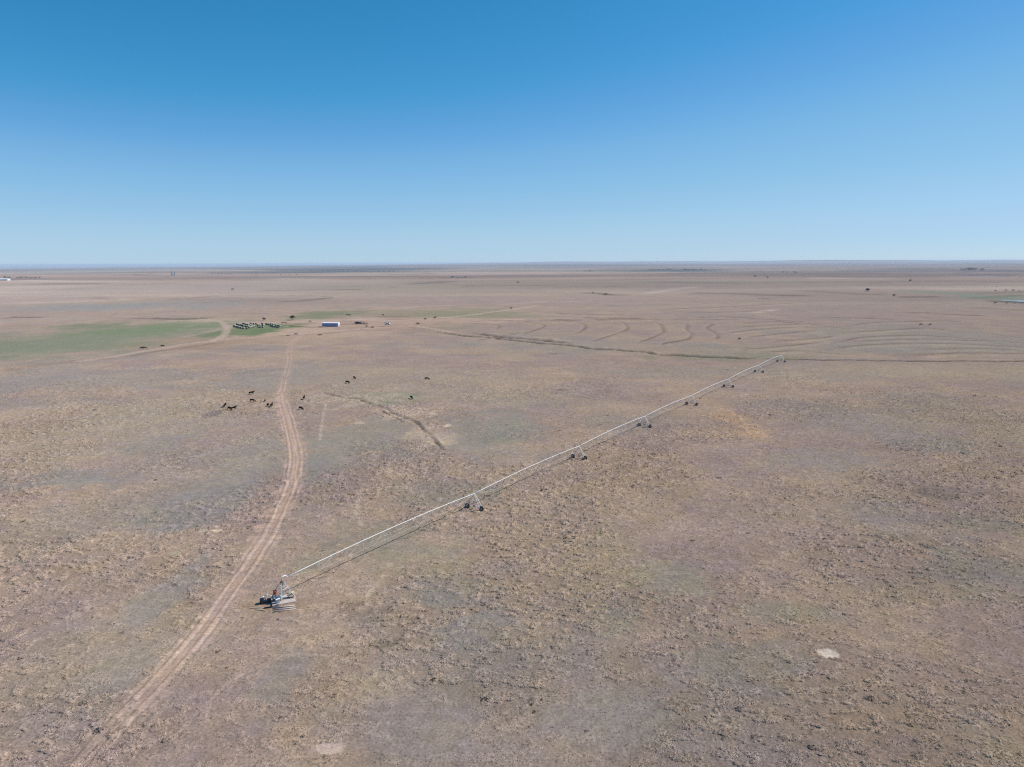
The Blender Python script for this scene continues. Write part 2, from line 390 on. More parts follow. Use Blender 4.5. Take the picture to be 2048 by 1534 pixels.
def paint(x, y):
    """height offset, albedo, roughness, class id for ground points"""
    n1 = fbm(x, y, 26, 31, 5); n2 = fbm(x, y, 75, 41, 4); n3 = fbm(x, y, 9, 51, 3)
    d = np.hypot(x, y)
    far = sstep(350, 1200, d)
    nn1 = n1 * (1 - far) + fbm(x, y * 1.0, 330, 35, 5) * far
    nn2 = n2 * (1 - far) + fbm(x, y, 900, 43, 5) * far
    C = np.empty(x.shape + (3,))
    a = sstep(.36, .64, nn1)[:, None]; b = sstep(.40, .62, nn2)[:, None]
    c = (sstep(.52, .70, fbm(x, y, 40, 61, 4)) * (1 - .5 * far))[:, None] * .7
    C[:] = (lin(*tan_) * a + lin(*mauve) * (1 - a)) * (1 - c) + lin(*grey_) * c
    C = C * (1 - .16 * b) + lin(166, 140, 122) * .16 * b
    C *= (.90 + .20 * fbm(x, y, 14, 71, 3))[:, None]
    # rolling far fields in bands
    ff = (sstep(700, 2200, d) * .8)[:, None]
    band = fbm(x * .35, y, 1100, 81, 5)
    b2 = fbm(x * .5 + 900, y, 420, 83, 5)
    k1 = sstep(.40, .60, band)[:, None]; k2 = sstep(.42, .62, b2)[:, None]
    fc = (lin(184, 166, 152) * k1 + lin(150, 132, 122) * (1 - k1)) * k2 + (lin(154, 145, 128) * k1 + lin(164, 142, 128) * (1 - k1)) * (1 - k2)
    C = C * (1 - ff) + fc * ff
    C *= (1 - .06 * ff)
    # far country: stripes of stubble, fallow and grazed ground lying side by side
    st1 = fbm(x * .22, y, 240, 331, 4); st2 = fbm(x * .18 + 70, y, 900, 341, 4)
    sw = sstep(600, 1500, d)
    C *= (1 + sw * (.16 * (sstep(.40, .60, st1) - .5) + .22 * (sstep(.42, .58, st2) - .5)))[:, None]
    # stock trails in the near grass
    for sc_, sd, wdt in ((70, 351, .0028), (46, 361, .0030)):
        tr_ = np.abs(fbm(x, y, sc_, sd, 2) - .5)
        wl = (1 - sstep(wdt * .4, wdt * 1.6, tr_)) * (1 - sstep(350, 600, d)) * sstep(.47, .60, fbm(x, y, 55, sd + 5, 2))
        C += (lin(186, 164, 144) - C) * (wl * .42)[:, None]
    # drainage lines and field edges far out
    for sc_, sd, wdt in ((520, 301, .006), (1300, 311, .0045), (3000, 321, .004)):
        rd_ = np.abs(fbm(x * .6, y, sc_, sd, 3) - .5)
        wl = (1 - sstep(0, wdt * (1 + d / 6000), rd_)) * sstep(500, 1400, d) * sstep(.48, .62, fbm(x, y, sc_ * 1.3, sd + 3, 2))
        C += (lin(104, 92, 80) - C) * (wl * .45)[:, None]
    dk = (sstep(5000, 11000, d) * .6)[:, None]
    C = C * (1 - dk) + lin(118, 106, 100) * dk * (.6 + .8 * fbm(x * .3, y, 2500, 87, 4))[:, None]
    # sun-side brightness painted into the albedo: darker to the right, paler to the left
    side = (x / np.maximum(y, 1))
    C *= (1.0 + .17 * np.clip(-side, -.8, .8) + .05 * sstep(400, 1500, d) - .04 * (1 - sstep(70, 200, d)))[:, None]
    C *= np.array([1.006, .976, .972])
    rough = .7 + .9 * sstep(.42, .62, fbm(x, y, 33, 91, 4))
    z = np.zeros(x.shape)
    cls = np.zeros(x.shape, np.int8)
    wob = (n1 - .5) * 1.0 + (n3 - .5) * .8
    for k, (px, py, rx, ry, cc, st, dr) in enumerate(BLOBS):
        if py > 740 and cc[0] < 146: cc = tuple(.82 * a_ + .18 * b_ for a_, b_ in zip(cc, (150, 137, 124)))
        p = at(px, py); pr = at(px + rx, py); pu = at(px, max(py - ry, 531)); pd = at(px, py + ry)
        RX = (pr - p).length; up = (pu.y - p.y); dn = (p.y - pd.y)
        cy = p.y + (up - dn) * .35; RY = (up + dn) * .5
        m = np.flatnonzero((np.abs(x - p.x) < RX * 2) & (np.abs(y - cy) < RY * 2))
        if not len(m): continue
        xm = x[m]; ym = y[m]
        q = np.sqrt(((xm - p.x) / RX) ** 2 + ((ym - cy) / RY) ** 2) + wob[m] * (1.0 if py > 740 else .3) + (fbm(xm, ym, max(RX, RY) * .35, 400 + k, 4) - .5) * 1.7
        w = (1 - sstep(.55, 1.3, q))
        C[m] += (lin(*cc) - C[m]) * (w * st * (.72 + .5 * (fbm(xm, ym, RY * .5 + 4, 100 + k, 3) - .2)).clip(0, 1))[:, None]
        rough[m] += dr * w
        if cc[1] >= cc[0] and 620 < py < 710: cls[m[w > .55]] = 2
    for px, py, rx, ry, cc in BARE:
        p = at(px, py); RX = (at(px + rx, py) - p).length; RY = (at(px, py - ry) - at(px, py + ry)).length / 2
        m = np.flatnonzero((np.abs(x - p.x) < RX * 2) & (np.abs(y - p.y) < RY * 2))
        if not len(m): continue
        xm = x[m]; ym = y[m]
        q = np.sqrt(((xm - p.x) / RX) ** 2 + ((ym - p.y) / RY) ** 2) + (fbm(xm, ym, 1.6, 7, 3) - .5) * 1.1
        w = 1 - sstep(.75, 1.15, q)
        C[m] += (lin(*cc) - C[m]) * (w * (.75 + .4 * fbm(xm, ym, .5, 3, 2)))[:, None]; rough[m] *= 1 - .7 * w
        if rx > 18: cls[m[w > .5]] = 3
    for P in STREAKS:
        D, S, U = line_dist(x, y, P, 4)
        w = (1 - sstep(.25, .7, D)) * .6
        C += (lin(190, 172, 148) - C) * w[:, None]
    # contour terraces: low banks with a dark foot
    for P in TERR:
        D, S, U = line_dist(x, y, P, 40)
        m = D < 40
        if not m.any(): continue
        wv = (.78 + 2.6 * LAST_A[m] ** 3) * np.clip(y[m] / 640.0, .8, 2.2)
        s = S[m] / wv + (fbm(U[m], U[m] * 0, 17, 6, 3) - .5) * 1.6
        L_ = U[m].max()
        brk = (.40 + .8 * fbm(U[m], U[m] * 0, 22, 5, 3)) * sstep(0, L_ * .12, U[m]) * sstep(0, L_ * .12, L_ - U[m])
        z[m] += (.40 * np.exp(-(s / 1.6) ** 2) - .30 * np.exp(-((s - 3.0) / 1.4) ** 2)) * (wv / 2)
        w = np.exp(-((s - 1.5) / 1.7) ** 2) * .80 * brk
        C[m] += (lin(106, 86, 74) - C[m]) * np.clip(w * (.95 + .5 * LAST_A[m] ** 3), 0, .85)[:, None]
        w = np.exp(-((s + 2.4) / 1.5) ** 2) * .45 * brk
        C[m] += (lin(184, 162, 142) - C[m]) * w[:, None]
    for P, wd, dp in DITCH:
        D, S, U = line_dist(x, y, P, wd * 6)
        m = D < wd * 6
        if not m.any(): continue
        wv = wd * (.65 + .8 * fbm(U[m], U[m] * 0 + wd, 9 + wd * 3, 8, 3))
        wv = wv * (.7 + .9 * LAST_A[m] ** 3)
        s = S[m] / wv + (fbm(U[m], U[m] * 0, 6 + wd * 2, 9, 3) - .5) * 2.6
        end = sstep(0, wd * 6, U[m]) * sstep(0, wd * 6, U[m].max() - U[m])
        if wd < .9: end = end * (.6 + .6 * sstep(.42, .6, fbm(U[m], U[m] * 0 + 3, 4, 19, 3)))
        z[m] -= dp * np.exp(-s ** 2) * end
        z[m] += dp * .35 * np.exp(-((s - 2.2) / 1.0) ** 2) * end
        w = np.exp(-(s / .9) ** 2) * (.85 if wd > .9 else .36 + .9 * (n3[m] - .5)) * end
        C[m] += (lin(52, 41, 34) - C[m]) * np.clip(w, 0, 1)[:, None]  # shadow down in the ditch painted as dark albedo
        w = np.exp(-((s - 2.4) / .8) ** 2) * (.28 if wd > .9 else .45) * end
        C[m] += (lin(190, 168, 146) - C[m]) * w[:, None]  # highlight along the ditch bank painted as pale albedo
    for P, cc, st, th in FLINES:
        dm = np.hypot(P[:, 0], P[:, 1]).mean(); st = min(.92, st * 1.25); wd = th * dm * dm / (H * FPX) * .9
        D, S, U = line_dist(x, y, P, wd * 4)
        m = np.flatnonzero(D < wd * 4)
        if not len(m): continue
        u = U[m]; L_ = u.max() + 1
        j = (fbm(u, u * 0 + wd, wd * 5 + 8, 8, 3) - .5)
        g = (.45 + .9 * fbm(u, u * 0 + 7 * wd, wd * 3 + 4, 18, 3)) * sstep(0, L_ * .15, u) * sstep(0, L_ * .15, L_ - u)
        w = np.exp(-((D[m] + 0 * j) / (wd * (.7 + j))) ** 2) * st * g
        C[m] += (lin(*cc) - C[m]) * w[:, None].clip(0, .9)
    # roads round the farm
    for P, wd in ROADS:
        D, S, U = line_dist(x, y, P, wd * 2)
        w = (1 - sstep(wd * .35, wd * .75, D + (n3 - .5) * wd * .7))
        C += (lin(188, 164, 146) - C) * (w * .62)[:, None]
        r = np.exp(-((np.abs(S) - 1.1) / .5) ** 2) * w
        C += (lin(204, 180, 160) - C) * (r * .35)[:, None]
        rough *= 1 - .8 * w
        cls[(w > .5)] = 1
    # the two-rut track
    for P, sc in ((TRACK, 1.0), (TRACK2, .6)):
        D, S, U = line_dist(x, y, P, 9)
        m = D < 9
        s = S[m]; u = U[m]
        fade = (sstep(6, 45, u) * (1 - .6 * sstep(245, 300, u))) if sc == 1.0 else sstep(0, 20, u) * sstep(0, 20, u.max() - u)
        ed = (fbm(x[m], y[m], 2.4, 171, 3) - .5) * 4.5
        wb = (1 - sstep(1.1, 3.1, np.abs(s) + (n3[m] - .5) * 3.0 + ed)) * (.25 + .7 * fade)
        C[m] += (lin(188, 157, 138) - C[m]) * (wb * .80 * sc)[:, None]
        for off in (-1.0, 1.0, 2.1, -2.3):
            kk = 1.0 if abs(off) < 1.5 else .45 * sstep(.45, .6, fbm(u, u * 0 + off, 18, 77, 2))
            r = np.exp(-((s - off - (fbm(u, u * 0 + off, 14, 5, 3) - .5) * 1.3) / .34) ** 2) * kk * (.2 + .8 * fade) * sc * (.55 + .7 * fbm(u, u * 0 + off, 5, 78, 3))
            C[m] += (lin(206, 181, 163) - C[m]) * (r * .62)[:, None]
            z[m] -= .09 * r
            e = np.exp(-((s - off - .5) / .16) ** 2) * kk * sc
            C[m] += (lin(128, 108, 94) - C[m]) * (e * .4)[:, None]
            z[m] += .06 * e
        rough[m] *= 1 - .75 * wb
        if sc == 1.0:
            t = np.zeros(x.shape, bool); t[m] = wb > .40; cls[t] = 1
    return z, C.clip(0.01, .9), rough.clip(.08, 2.2), cls

# ---------------------------------------------------------------- the ground sheet
v1 = np.arange(.90, .02, -.00088)
v2 = np.arange(.02, .00118, -.00018)
v0 = np.linspace(3.2, .90, 26)[:-1]
V = np.concatenate([v0, v1, v2])
ud = np.arange(-.80, .8001, .00125)
ue = np.linspace(.80, 1.5, 36)[1:]
Uc = np.concatenate([-ue[::-1], ud, ue])
Yr = H / V
GX = (Uc[None, :] * Yr[:, None]).ravel(); GY = np.repeat(Yr, len(Uc))
zo, GC, GR, GCLS = paint(GX, GY)
GZ = base_height(GX, GY) + zo
# micro relief of hummocks where the sheet is fine enough to carry it
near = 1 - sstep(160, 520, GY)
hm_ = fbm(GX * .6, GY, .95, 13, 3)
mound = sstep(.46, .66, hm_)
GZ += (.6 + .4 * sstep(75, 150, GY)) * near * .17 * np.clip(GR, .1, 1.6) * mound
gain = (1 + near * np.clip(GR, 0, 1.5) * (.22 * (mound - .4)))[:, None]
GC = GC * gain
AL = 0.86   # overall albedo scale
def linked_mesh(name, verts, faces, kind, label=None, cat=None, mt=None, tint=None, rough=None):
    me = bpy.data.meshes.new(name)
    me.vertices.add(len(verts)); me.vertices.foreach_set("co", np.ascontiguousarray(verts, np.float32).ravel())
    k = faces.shape[1]
    me.loops.add(faces.size); me.loops.foreach_set("vertex_index", np.ascontiguousarray(faces, np.int32).ravel())
    me.polygons.add(len(faces)); me.polygons.foreach_set("loop_start", np.arange(0, faces.size, k, dtype=np.int32))
    me.polygons.foreach_set("use_smooth", np.ones(len(faces), bool))
    if tint is not None:
        a = me.attributes.new("tint", 'FLOAT_COLOR', 'POINT')
        a.data.foreach_set("color", np.hstack([tint, np.ones((len(tint), 1))]).astype(np.float32).ravel())
    if rough is not None:
        a = me.attributes.new("rough", 'FLOAT', 'POINT'); a.data.foreach_set("value", rough.astype(np.float32))
    me.update(calc_edges=True)
    if mt: me.materials.append(mt)
    o = bpy.data.objects.new(name, me); col.objects.link(o)
    if kind: o["kind"] = kind
    if label: o["label"] = label
    if cat: o["category"] = cat
    return o

nc = len(Uc); nr = len(V)
ii, jj = np.meshgrid(np.arange(nr - 1), np.arange(nc - 1), indexing='ij')
q = (ii * nc + jj).ravel()
F = np.stack([q, q + 1, q + nc + 1, q + nc], 1)
fc = GCLS[F].max(1)
# the class of a face: needs three corners
for c_ in (1, 2, 3):
    bad = (fc == c_) & ((GCLS[F] == c_).sum(1) < 3); fc[bad] = 0
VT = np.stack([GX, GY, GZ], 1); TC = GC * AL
defs = {0: ('ground', 'dry tan prairie ground with worn grass stretching to the horizon'),
        1: ('dirt_track', 'pale two-rut dirt track and farm roads of bare soil crossing the prairie'),
        2: ('green_field', 'dull green fields and strips of short grass around the bales and farmstead'),
        3: ('bare_soil_patch', 'round pale bare sandy spots among the dry grass')}
for c_, (nm, lb) in defs.items():
    f = F[fc == c_]
    if not len(f): continue
    idx, inv = np.unique(f.ravel(), return_inverse=True)
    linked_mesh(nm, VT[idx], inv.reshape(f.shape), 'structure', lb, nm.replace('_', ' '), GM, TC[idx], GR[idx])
# the rest of the plain beside and behind the camera, so that the sheet is complete
Yn, Yf, um = Yr[0], Yr[-1], Uc[-1]
# sides follow the border of the sheet
k0 = np.arange(nr) * nc; k1 = k0 + nc - 1
bv = [VT[k0], VT[k1]]
XL = Yf * um * 1.25
vl = np.vstack([bv[0], np.stack([np.full(nr, -XL), VT[k0][:, 1] * 1.0, np.zeros(nr)], 1),
                bv[1], np.stack([np.full(nr, XL), VT[k1][:, 1] * 1.0, np.zeros(nr)], 1),
                [[-XL, -4000, 0], [XL, -4000, 0]], VT[0:nc]])
a = np.arange(nr - 1)
fl = np.vstack([np.stack([a + nr, a, a + 1, a + nr + 1], 1), np.stack([a + 2 * nr, a + 3 * nr, a + 3 * nr + 1, a + 2 * nr + 1], 1),
                [[4 * nr, 4 * nr + 1, 3 * nr, nr]]])
fl = fl[:-1]
# near strip: fan to a straight back edge
b0 = 4 * nr + 2
back = np.stack([np.linspace(-XL, XL, nc), np.full(nc, -4000.), np.zeros(nc)], 1)
vl = np.vstack([vl, back]); b1 = b0 + nc
a = np.arange(nc - 1)
fl = np.vstack([fl, np.stack([b1 + a, b1 + a + 1, b0 + a + 1, b0 + a], 1),
                [[4 * nr, b0, 0, nr], [b0 + nc - 1, 4 * nr + 1, 3 * nr, 2 * nr]]])
linked_mesh('ground', vl, fl, 'structure', 'dry prairie continuing outside the view', 'ground', GM,
            np.tile(lin(150, 136, 124) * AL, (len(vl), 1)), np.full(len(vl), .5))

# ---------------------------------------------------------------- dry grass tufts (stuff): one mesh of many small bent blades
def tufts():
    n = 1500000
    Yt = 62 * (400 / 62) ** rng.random(n)            # thinning away with distance
    Xt = rng.uniform(-.82, .82, n) * Yt
    hm2 = fbm(Xt * .6, Yt, .95, 13, 3); a2 = fbm(Xt, Yt, 8, 211, 3)
    p = np.clip((hm2 - .44 + .2 * (a2 - .5)) * 3.2, .05, 1)
    p *= 1 - sstep(180, 400, Yt)
    keep = rng.random(n) < p * .5
    Xt, Yt = Xt[keep], Yt[keep]
    z, c, r, cl = paint(Xt, Yt)
    keep = (cl != 1) & (cl != 3) & (rng.random(len(Xt)) < np.clip(r, 0, 1.3) / 1.15)
    keep &= (np.abs(Xt - PIVX) > 4.0) | (np.abs(Yt - PIVY) > 4.0)
    Xt, Yt, z, c, r = Xt[keep], Yt[keep], z[keep], c[keep], r[keep]
    md = sstep(.46, .66, fbm(Xt * .6, Yt, .95, 13, 3))
    Zt = base_height(Xt, Yt) + z + (.6 + .4 * sstep(75, 150, Yt)) * (1 - sstep(160, 520, Yt)) * .17 * np.clip(r, .1, 1.6) * md
    n = len(Xt)
    size = rng.uniform(.05, .15, n) * (.75 + .3 * r) * (1 + (Yt - 62) / 300)
    big = rng.random(n) < .002; size[big] *= 2.4
    K = 5
    ang = rng.uniform(0, 2 * np.pi, (n, 1)) + np.arange(K)[None] * 2 * np.pi / K + rng.uniform(-.4, .4, (n, K))
    ln = size[:, None] * rng.uniform(.8, 1.4, (n, K)); hh = size[:, None] * rng.uniform(.25, .75, (n, K))
    wd = size[:, None] * rng.uniform(.35, .6, (n, K))
    ca, sa = np.cos(ang), np.sin(ang)
    # each blade clump is a leaning triangle: low outer edge, raised middle
    P = np.empty((n, K, 3, 3), np.float32)
    cx = Xt[:, None]; cy = Yt[:, None]; cz = Zt[:, None] - .01
    P[:, :, 0, 0] = cx + ca * ln - sa * wd; P[:, :, 0, 1] = cy + sa * ln + ca * wd; P[:, :, 0, 2] = cz
    P[:, :, 1, 0] = cx + ca * ln + sa * wd; P[:, :, 1, 1] = cy + sa * ln - ca * wd; P[:, :, 1, 2] = cz
    P[:, :, 2, 0] = cx + ca * ln * .1; P[:, :, 2, 1] = cy + sa * ln * .1; P[:, :, 2, 2] = cz + hh
    verts = P.reshape(-1, 3)
    faces = np.arange(len(verts)).reshape(-1, 3)
    mixw = rng.random(n)[:, None]
    tc = c * .6 + .4 * (lin(188, 166, 142) * mixw + lin(142, 124, 116) * (1 - mixw))
    tc *= 1.22
    tc[rng.random(n) < .025] *= .45
    tc[big] *= .5
    tc *= rng.uniform(.88, 1.16, n)[:, None]
    tint = np.repeat(tc * AL, K * 3, 0)
    linked_mesh('dry_grass_tufts', verts, faces, 'stuff', 'dry straw coloured grass tufts scattered over the near prairie', 'grass', TM, tint)
    return n
PIVX, PIVY = at(566, 1201).x, at(566, 1201).y
NT = tufts()
print('tufts', NT, 'ground faces', len(F))

# ---------------------------------------------------------------- mesh builder for objects
class MB:
    def __init__(s): s.v = []; s.f = []
    def add(s, vs_, fs):
        b = len(s.v); s.v += [tuple(p) for p in vs_]; s.f += [tuple(i + b for i in f) for f in fs]; return s
    def box(s, c, size, rz=0.0, ry=0.0, taper=1.0, bev=0.0):
        sx, sy, sz = [k / 2 for k in size]
        m = Matrix.Rotation(rz, 3, 'Z') @ Matrix.Rotation(ry, 3, 'Y')
        if bev:
            b = bev; P = []
            ring = [(-sx + b, -sy), (sx - b, -sy), (sx, -sy + b), (sx, sy - b), (sx - b, sy), (-sx + b, sy), (-sx, sy - b), (-sx, -sy + b)]
            for z, k in ((-sz, 1), (sz - b, 1), (sz, .94)):
                P += [m @ Vector((x * k, y * k, z)) + Vector(c) for x, y in ring]
            fs = [tuple(range(7, -1, -1)), tuple(range(16, 24))]
            for l in (0, 8):
                fs += [(l + i, l + (i + 1) % 8, l + 8 + (i + 1) % 8, l + 8 + i) for i in range(8)]
            return s.add(P, fs)
        P = [m @ Vector((x * (taper if z > 0 else 1), y * (taper if z > 0 else 1), z)) + Vector(c)
             for z in (-sz, sz) for x, y in ((-sx, -sy), (sx, -sy), (sx, sy), (-sx, sy))]
        return s.add(P, [(3, 2, 1, 0), (4, 5, 6, 7), (0, 1, 5, 4), (1, 2, 6, 5), (2, 3, 7, 6), (3, 0, 4, 7)])
    def tube(s, path, r, n=8, caps=True):
        path = [Vector(p) for p in path]
        rs = r if isinstance(r, (list, tuple)) else [r] * len(path)
        P = []; up0 = None
        for i, p in enumerate(path):
            t = (path[min(i + 1, len(path) - 1)] - path[max(i - 1, 0)]).normalized()
            a = Vector((0, 0, 1)) if abs(t.z) < .9 else Vector((1, 0, 0))
            u = t.cross(a).normalized(); w = u.cross(t)
            for k in range(n):
                th = 2 * math.pi * k / n
                P.append(p + (u * math.cos(th) + w * math.sin(th)) * rs[i])
        fs = []
        for i in range(len(path) - 1):
            for k in range(n):
                fs.append((i * n + k, i * n + (k + 1) % n, (i + 1) * n + (k + 1) % n, (i + 1) * n + k))
        if caps:
            fs.append(tuple(range(n - 1, -1, -1))); fs.append(tuple((len(path) - 1) * n + k for k in range(n)))
        return s.add(P, fs)
    def lathe(s, prof, c, axis, n=24):
        """prof: (along axis, radius)"""
        ax = Vector(axis).normalized()
        a = Vector((0, 0, 1)) if abs(ax.z) < .9 else Vector((1, 0, 0))
        u = ax.cross(a).normalized(); w = ax.cross(u)
        P = [Vector(c) + ax * t + (u * math.cos(2 * math.pi * k / n) + w * math.sin(2 * math.pi * k / n)) * r for t, r in prof for k in range(n)]
        fs = [(i * n + k, i * n + (k + 1) % n, (i + 1) * n + (k + 1) % n, (i + 1) * n + k) for i in range(len(prof) - 1) for k in range(n)]
        fs.append(tuple(range(n - 1, -1, -1))); fs.append(tuple((len(prof) - 1) * n + k for k in range(n)))
        return s.add(P, fs)
    def build(s, name, m, parent=None, smooth=False, loc=None):
        me = bpy.data.meshes.new(name); me.from_pydata(s.v, [], s.f); me.update()
        me.materials.append(m)
        if smooth:
            me.polygons.foreach_set("use_smooth", [True] * len(me.polygons))
        o = bpy.data.objects.new(name, me); col.objects.link(o)
        if parent: o.parent = parent
        if loc is not None: o.location = loc
        return o

def tag(o, label, cat, group=None, kind=None):
    if label: o["label"] = label
    if cat: o["category"] = cat
    if group: o["group"] = group
    if kind: o["kind"] = kind
    return o
def empty(name, loc, rz=0.0, parent=None):
    o = bpy.data.objects.new(name, None); col.objects.link(o); o.location = loc
    o.rotation_euler = (0, 0, rz); o.empty_display_size = .5
    if parent: o.parent = parent
    return o
def copy_tree(o, parent=None):
    c = o.copy(); col.objects.link(c)
    if parent: c.parent = parent
    for ch in list(o.children): copy_tree(ch, c)
    return c

# ---------------------------------------------------------------- the irrigation machine
PIV = at(566, 1201); PIV.z = 0
tw_px = [(945,1018),(1160,918),(1295,855),(1392,811),(1465,775),(1521,745),(1562,724)]
TW = [at(a, b) for a, b in tw_px]
ldir = (TW[-1] - PIV); ldir.z = 0; ldir.normalize()
# towers stand on one straight line
TW = [PIV + ldir * (t - PIV).dot(ldir) for t in TW]
for t in TW: t.z = float(base_height(t.x, t.y))
PIV.z = float(base_height(PIV.x, PIV.y))
YAW = math.atan2(ldir.y, ldir.x)
PH = 3.75
machine = tag(empty('center_pivot_irrigator', PIV, YAW),
              'long galvanised centre-pivot irrigator on seven wheeled towers crossing the prairie', 'irrigator')
def to_local(p): return Matrix.Rotation(-YAW, 3, 'Z') @ (Vector(p) - PIV)
TL = [to_local(t) for t in TW]
# pivot tower: x along the machine
bs, ts = 1.45, .22
pt = MB()
SL = .26   # slab height
for sx in (-1, 1):
    for sy in (-1, 1):
        leg = MB().tube([(sx * bs, sy * bs, SL), (sx * ts, sy * ts, PH - .55)], .062, 6)
        leg.build('pivot_leg', M['zinc'], machine)
for zz, k in ((1.3, .72), (2.3, .45)):
    c = bs * k + ts * (1 - k)
    br = MB()
    for a_, b_ in (((-c, -c), (c, -c)), ((c, -c), (c, c)), ((c, c), (-c, c)), ((-c, c), (-c, -c))):
        br.tube([(a_[0], a_[1], zz), (b_[0], b_[1], zz)], .03, 5)
    br.build('pivot_brace', M['galv'], machine)
MB().tube([(0, 0, SL), (0, 0, PH - .5)], .11, 10).build('riser_pipe', M['galv'], machine, True)
MB().lathe([(-.75, .16), (-.5, .24), (-.2, .26), (0, .22), (.05, .12)], (0, 0, PH - .30), (0, 0, 1), 14).build('swivel_head', M['dark_steel'], machine)
el = MB().tube([(0, 0, PH - .3), (0, 0, PH + .1), (.12, 0, PH + .34), (.42, 0, PH + .42), (.8, 0, PH + .3), (1.2, 0, PH)], .10, 10)
el.build('elbow_pipe', M['galv'], machine, True)
MB().tube([(0, 0, PH + .2), (0, 0, PH + .85)], [.07, .03], 8).build('collector_mast', M['galv'], machine)
MB().box((-1.0, .55, 1.65), (.4, .62, .66), 0).box((-1.0, .55, 2.0), (.46, .68, .04)).build('control_panel', M['red'], machine)

def build_span(p0, p1, z0, z1, first, drops):
    L = (p1 - p0).length
    sp = empty('span', p0, 0, machine)
    zr = p1.z - p0.z
    n = 16
    s0 = 1.2 if first else .0
    def pz(t): return z0 + (z1 - z0 + zr) * t + .48 * 4 * t * (1 - t) * (L / 50)
    path = [(s0 + (L - s0) * i / n, 0, pz(i / n)) for i in range(n + 1)]
    MB().tube(path, .08, 8).build('water_pipe', M['galv'], sp, True)
    ns = 7
    st = [(k + 1) / (ns + 1) for k in range(ns)]
    tr = MB(); rods = {1: [], -1: []}
    for sgn in (1, -1):
        rods[sgn].append((s0 + .4, sgn * .12, pz(.02) - .12))
        for t in st:
            x = s0 + (L - s0) * t
            dep = .95 + .45 * math.sin(math.pi * t)
            q = (x, sgn * .75, pz(t) - dep)
            tr.tube([(x - .0, 0, pz(t) - .08), q], .044, 4)
            rods[sgn].append(q)
        rods[sgn].append((L - .4, sgn * .12, pz(.98) - .12))
    for t in st:
        x = s0 + (L - s0) * t; dep = .95 + .45 * math.sin(math.pi * t)
        tr.tube([(x, -.75, pz(t) - dep), (x, .75, pz(t) - dep)], .022, 4)
        tr.tube([(x, -.75, pz(t) - dep), (x + (L - s0) / (ns + 1) / 2, 0, pz(min(1, t + .5 / (ns + 1))) - .1)], .018, 4)
        tr.tube([(x, .75, pz(t) - dep), (x - (L - s0) / (ns + 1) / 2, 0, pz(t - .5 / (ns + 1)) - .1)], .018, 4)
    tr.build('truss_strut', M['zinc'], sp)
    rd = MB()
    for sgn in (1, -1): rd.tube(rods[sgn], .017, 4)
    rd.build('truss_rod', M['zinc'], sp)
    for t in drops:
        x = s0 + (L - s0) * t
        MB().tube([(x, 0, pz(t) + .1), (x, .16, pz(t) + .22), (x, .32, pz(t)), (x, .34, pz(t) - 1.2), (x, .34, .95)], .055, 5) \
            .lathe([(0, .07), (.12, .09), (.16, .05)], (x, .34, .8), (0, 0, 1), 8).build('drop_hose', M['galv'], sp, True)
    return sp
prev = Vector((0, 0, 0)); first = True
dropsets = [(.18, .34, .46, .60, .70, .86), (.2, .42, .7), (.3, .6, .85), (.35, .7), (.5,), (.4,), (.5,)]
for i, t in enumerate(TL):
    build_span(prev, t, PH, PH - (0.0 if i == 0 else 0), first, dropsets[i]); prev = t; first = False

def build_tower(parent):
    W = 1.95
    for s in (-1, 1):
        lg = MB()
        for dx in (-.28, .28):
            lg.tube([(dx * 1.8, s * W * .93, .72), (dx * .4, s * .1, PH - .1)], .08, 5)
        lg.build('tower_leg', M['galv'], parent)
        wh = MB()
        y = s * W; r = .58
        wh.lathe([(-.19, .36), (-.2, r - .12), (-.15, r - .03), (0, r), (.15, r - .03), (.2, r - .12), (.19, .36)], (0, y, r - .03), (1, 0, 0), 24)
        for k in range(18):
            a = 2 * math.pi * k / 18
            wh.box((0, y + math.cos(a) * (r - .01), r - .03 + math.sin(a) * (r - .01)), (.36, .06, .06))
        w_ = wh.build('wheel', M['rubber'], parent)
        MB().lathe([(-.21, .10), (-.19, .35), (.19, .35), (.21, .10)], (0, y, r - .03), (1, 0, 0), 16).build('wheel_rim', M['rim'], w_)
        MB().box((-.28, y * .97, .63), (.22, .36, .34), 0).build('gearbox', M['dark_steel'], parent)
    MB().tube([(0, -W, .72), (0, W, .72)], .075, 6).tube([(-.28, 0, .74), (.28, 0, .74)], .04, 5).build('base_beam', M['galv'], parent)
    MB().box((0, 0, .86), (.3, .55, .22)).build('drive_motor', M['dark_steel'], parent)
    cb = MB()
    cb.tube([(-.3, -1.25, 1.75), (.3, -1.25, 1.75)], .025, 4).tube([(-.3, 1.25, 1.75), (.3, 1.25, 1.75)], .025, 4)
    cb.tube([(0, -.95, 2.0), (0, .95, 2.0)], .03, 4)
    cb.build('cross_brace', M['galv'], parent)
    MB().box((.35, .15, PH - .35), (.2, .3, .35)).box((0, 0, PH + .02), (.3, .3, .22)).tube([(0, 0, PH), (0, 0, PH + .5)], .03, 5).build('tower_box', M['galv'], parent)
t0 = empty('drive_tower', TL[0], 0, machine)
build_tower(t0)
for t in TL[1:]:
    c = copy_tree(t0, machine); c.location = t

# ---------------------------------------------------------------- slab and gear at the pivot point
def ploc(lx, ly, z=0):
    v = Matrix.Rotation(YAW, 3, 'Z') @ Vector((lx, ly, 0)); return Vector((PIV.x + v.x, PIV.y + v.y, PIV.z + z))
SY = R(24)
sl = MB().box((0, 0, SL / 2 - .14), (3.7, 3.2, SL + .28), 0, bev=.04)
o = sl.build('concrete_slab', M['concrete'], None, loc=(PIV.x, PIV.y, PIV.z)); o.rotation_euler.z = SY
tag(o, 'square concrete slab under the irrigator pivot tower', 'slab')
def w2(dx, dy, z=0): return Vector((PIV.x + dx, PIV.y + dy, PIV.z + z))
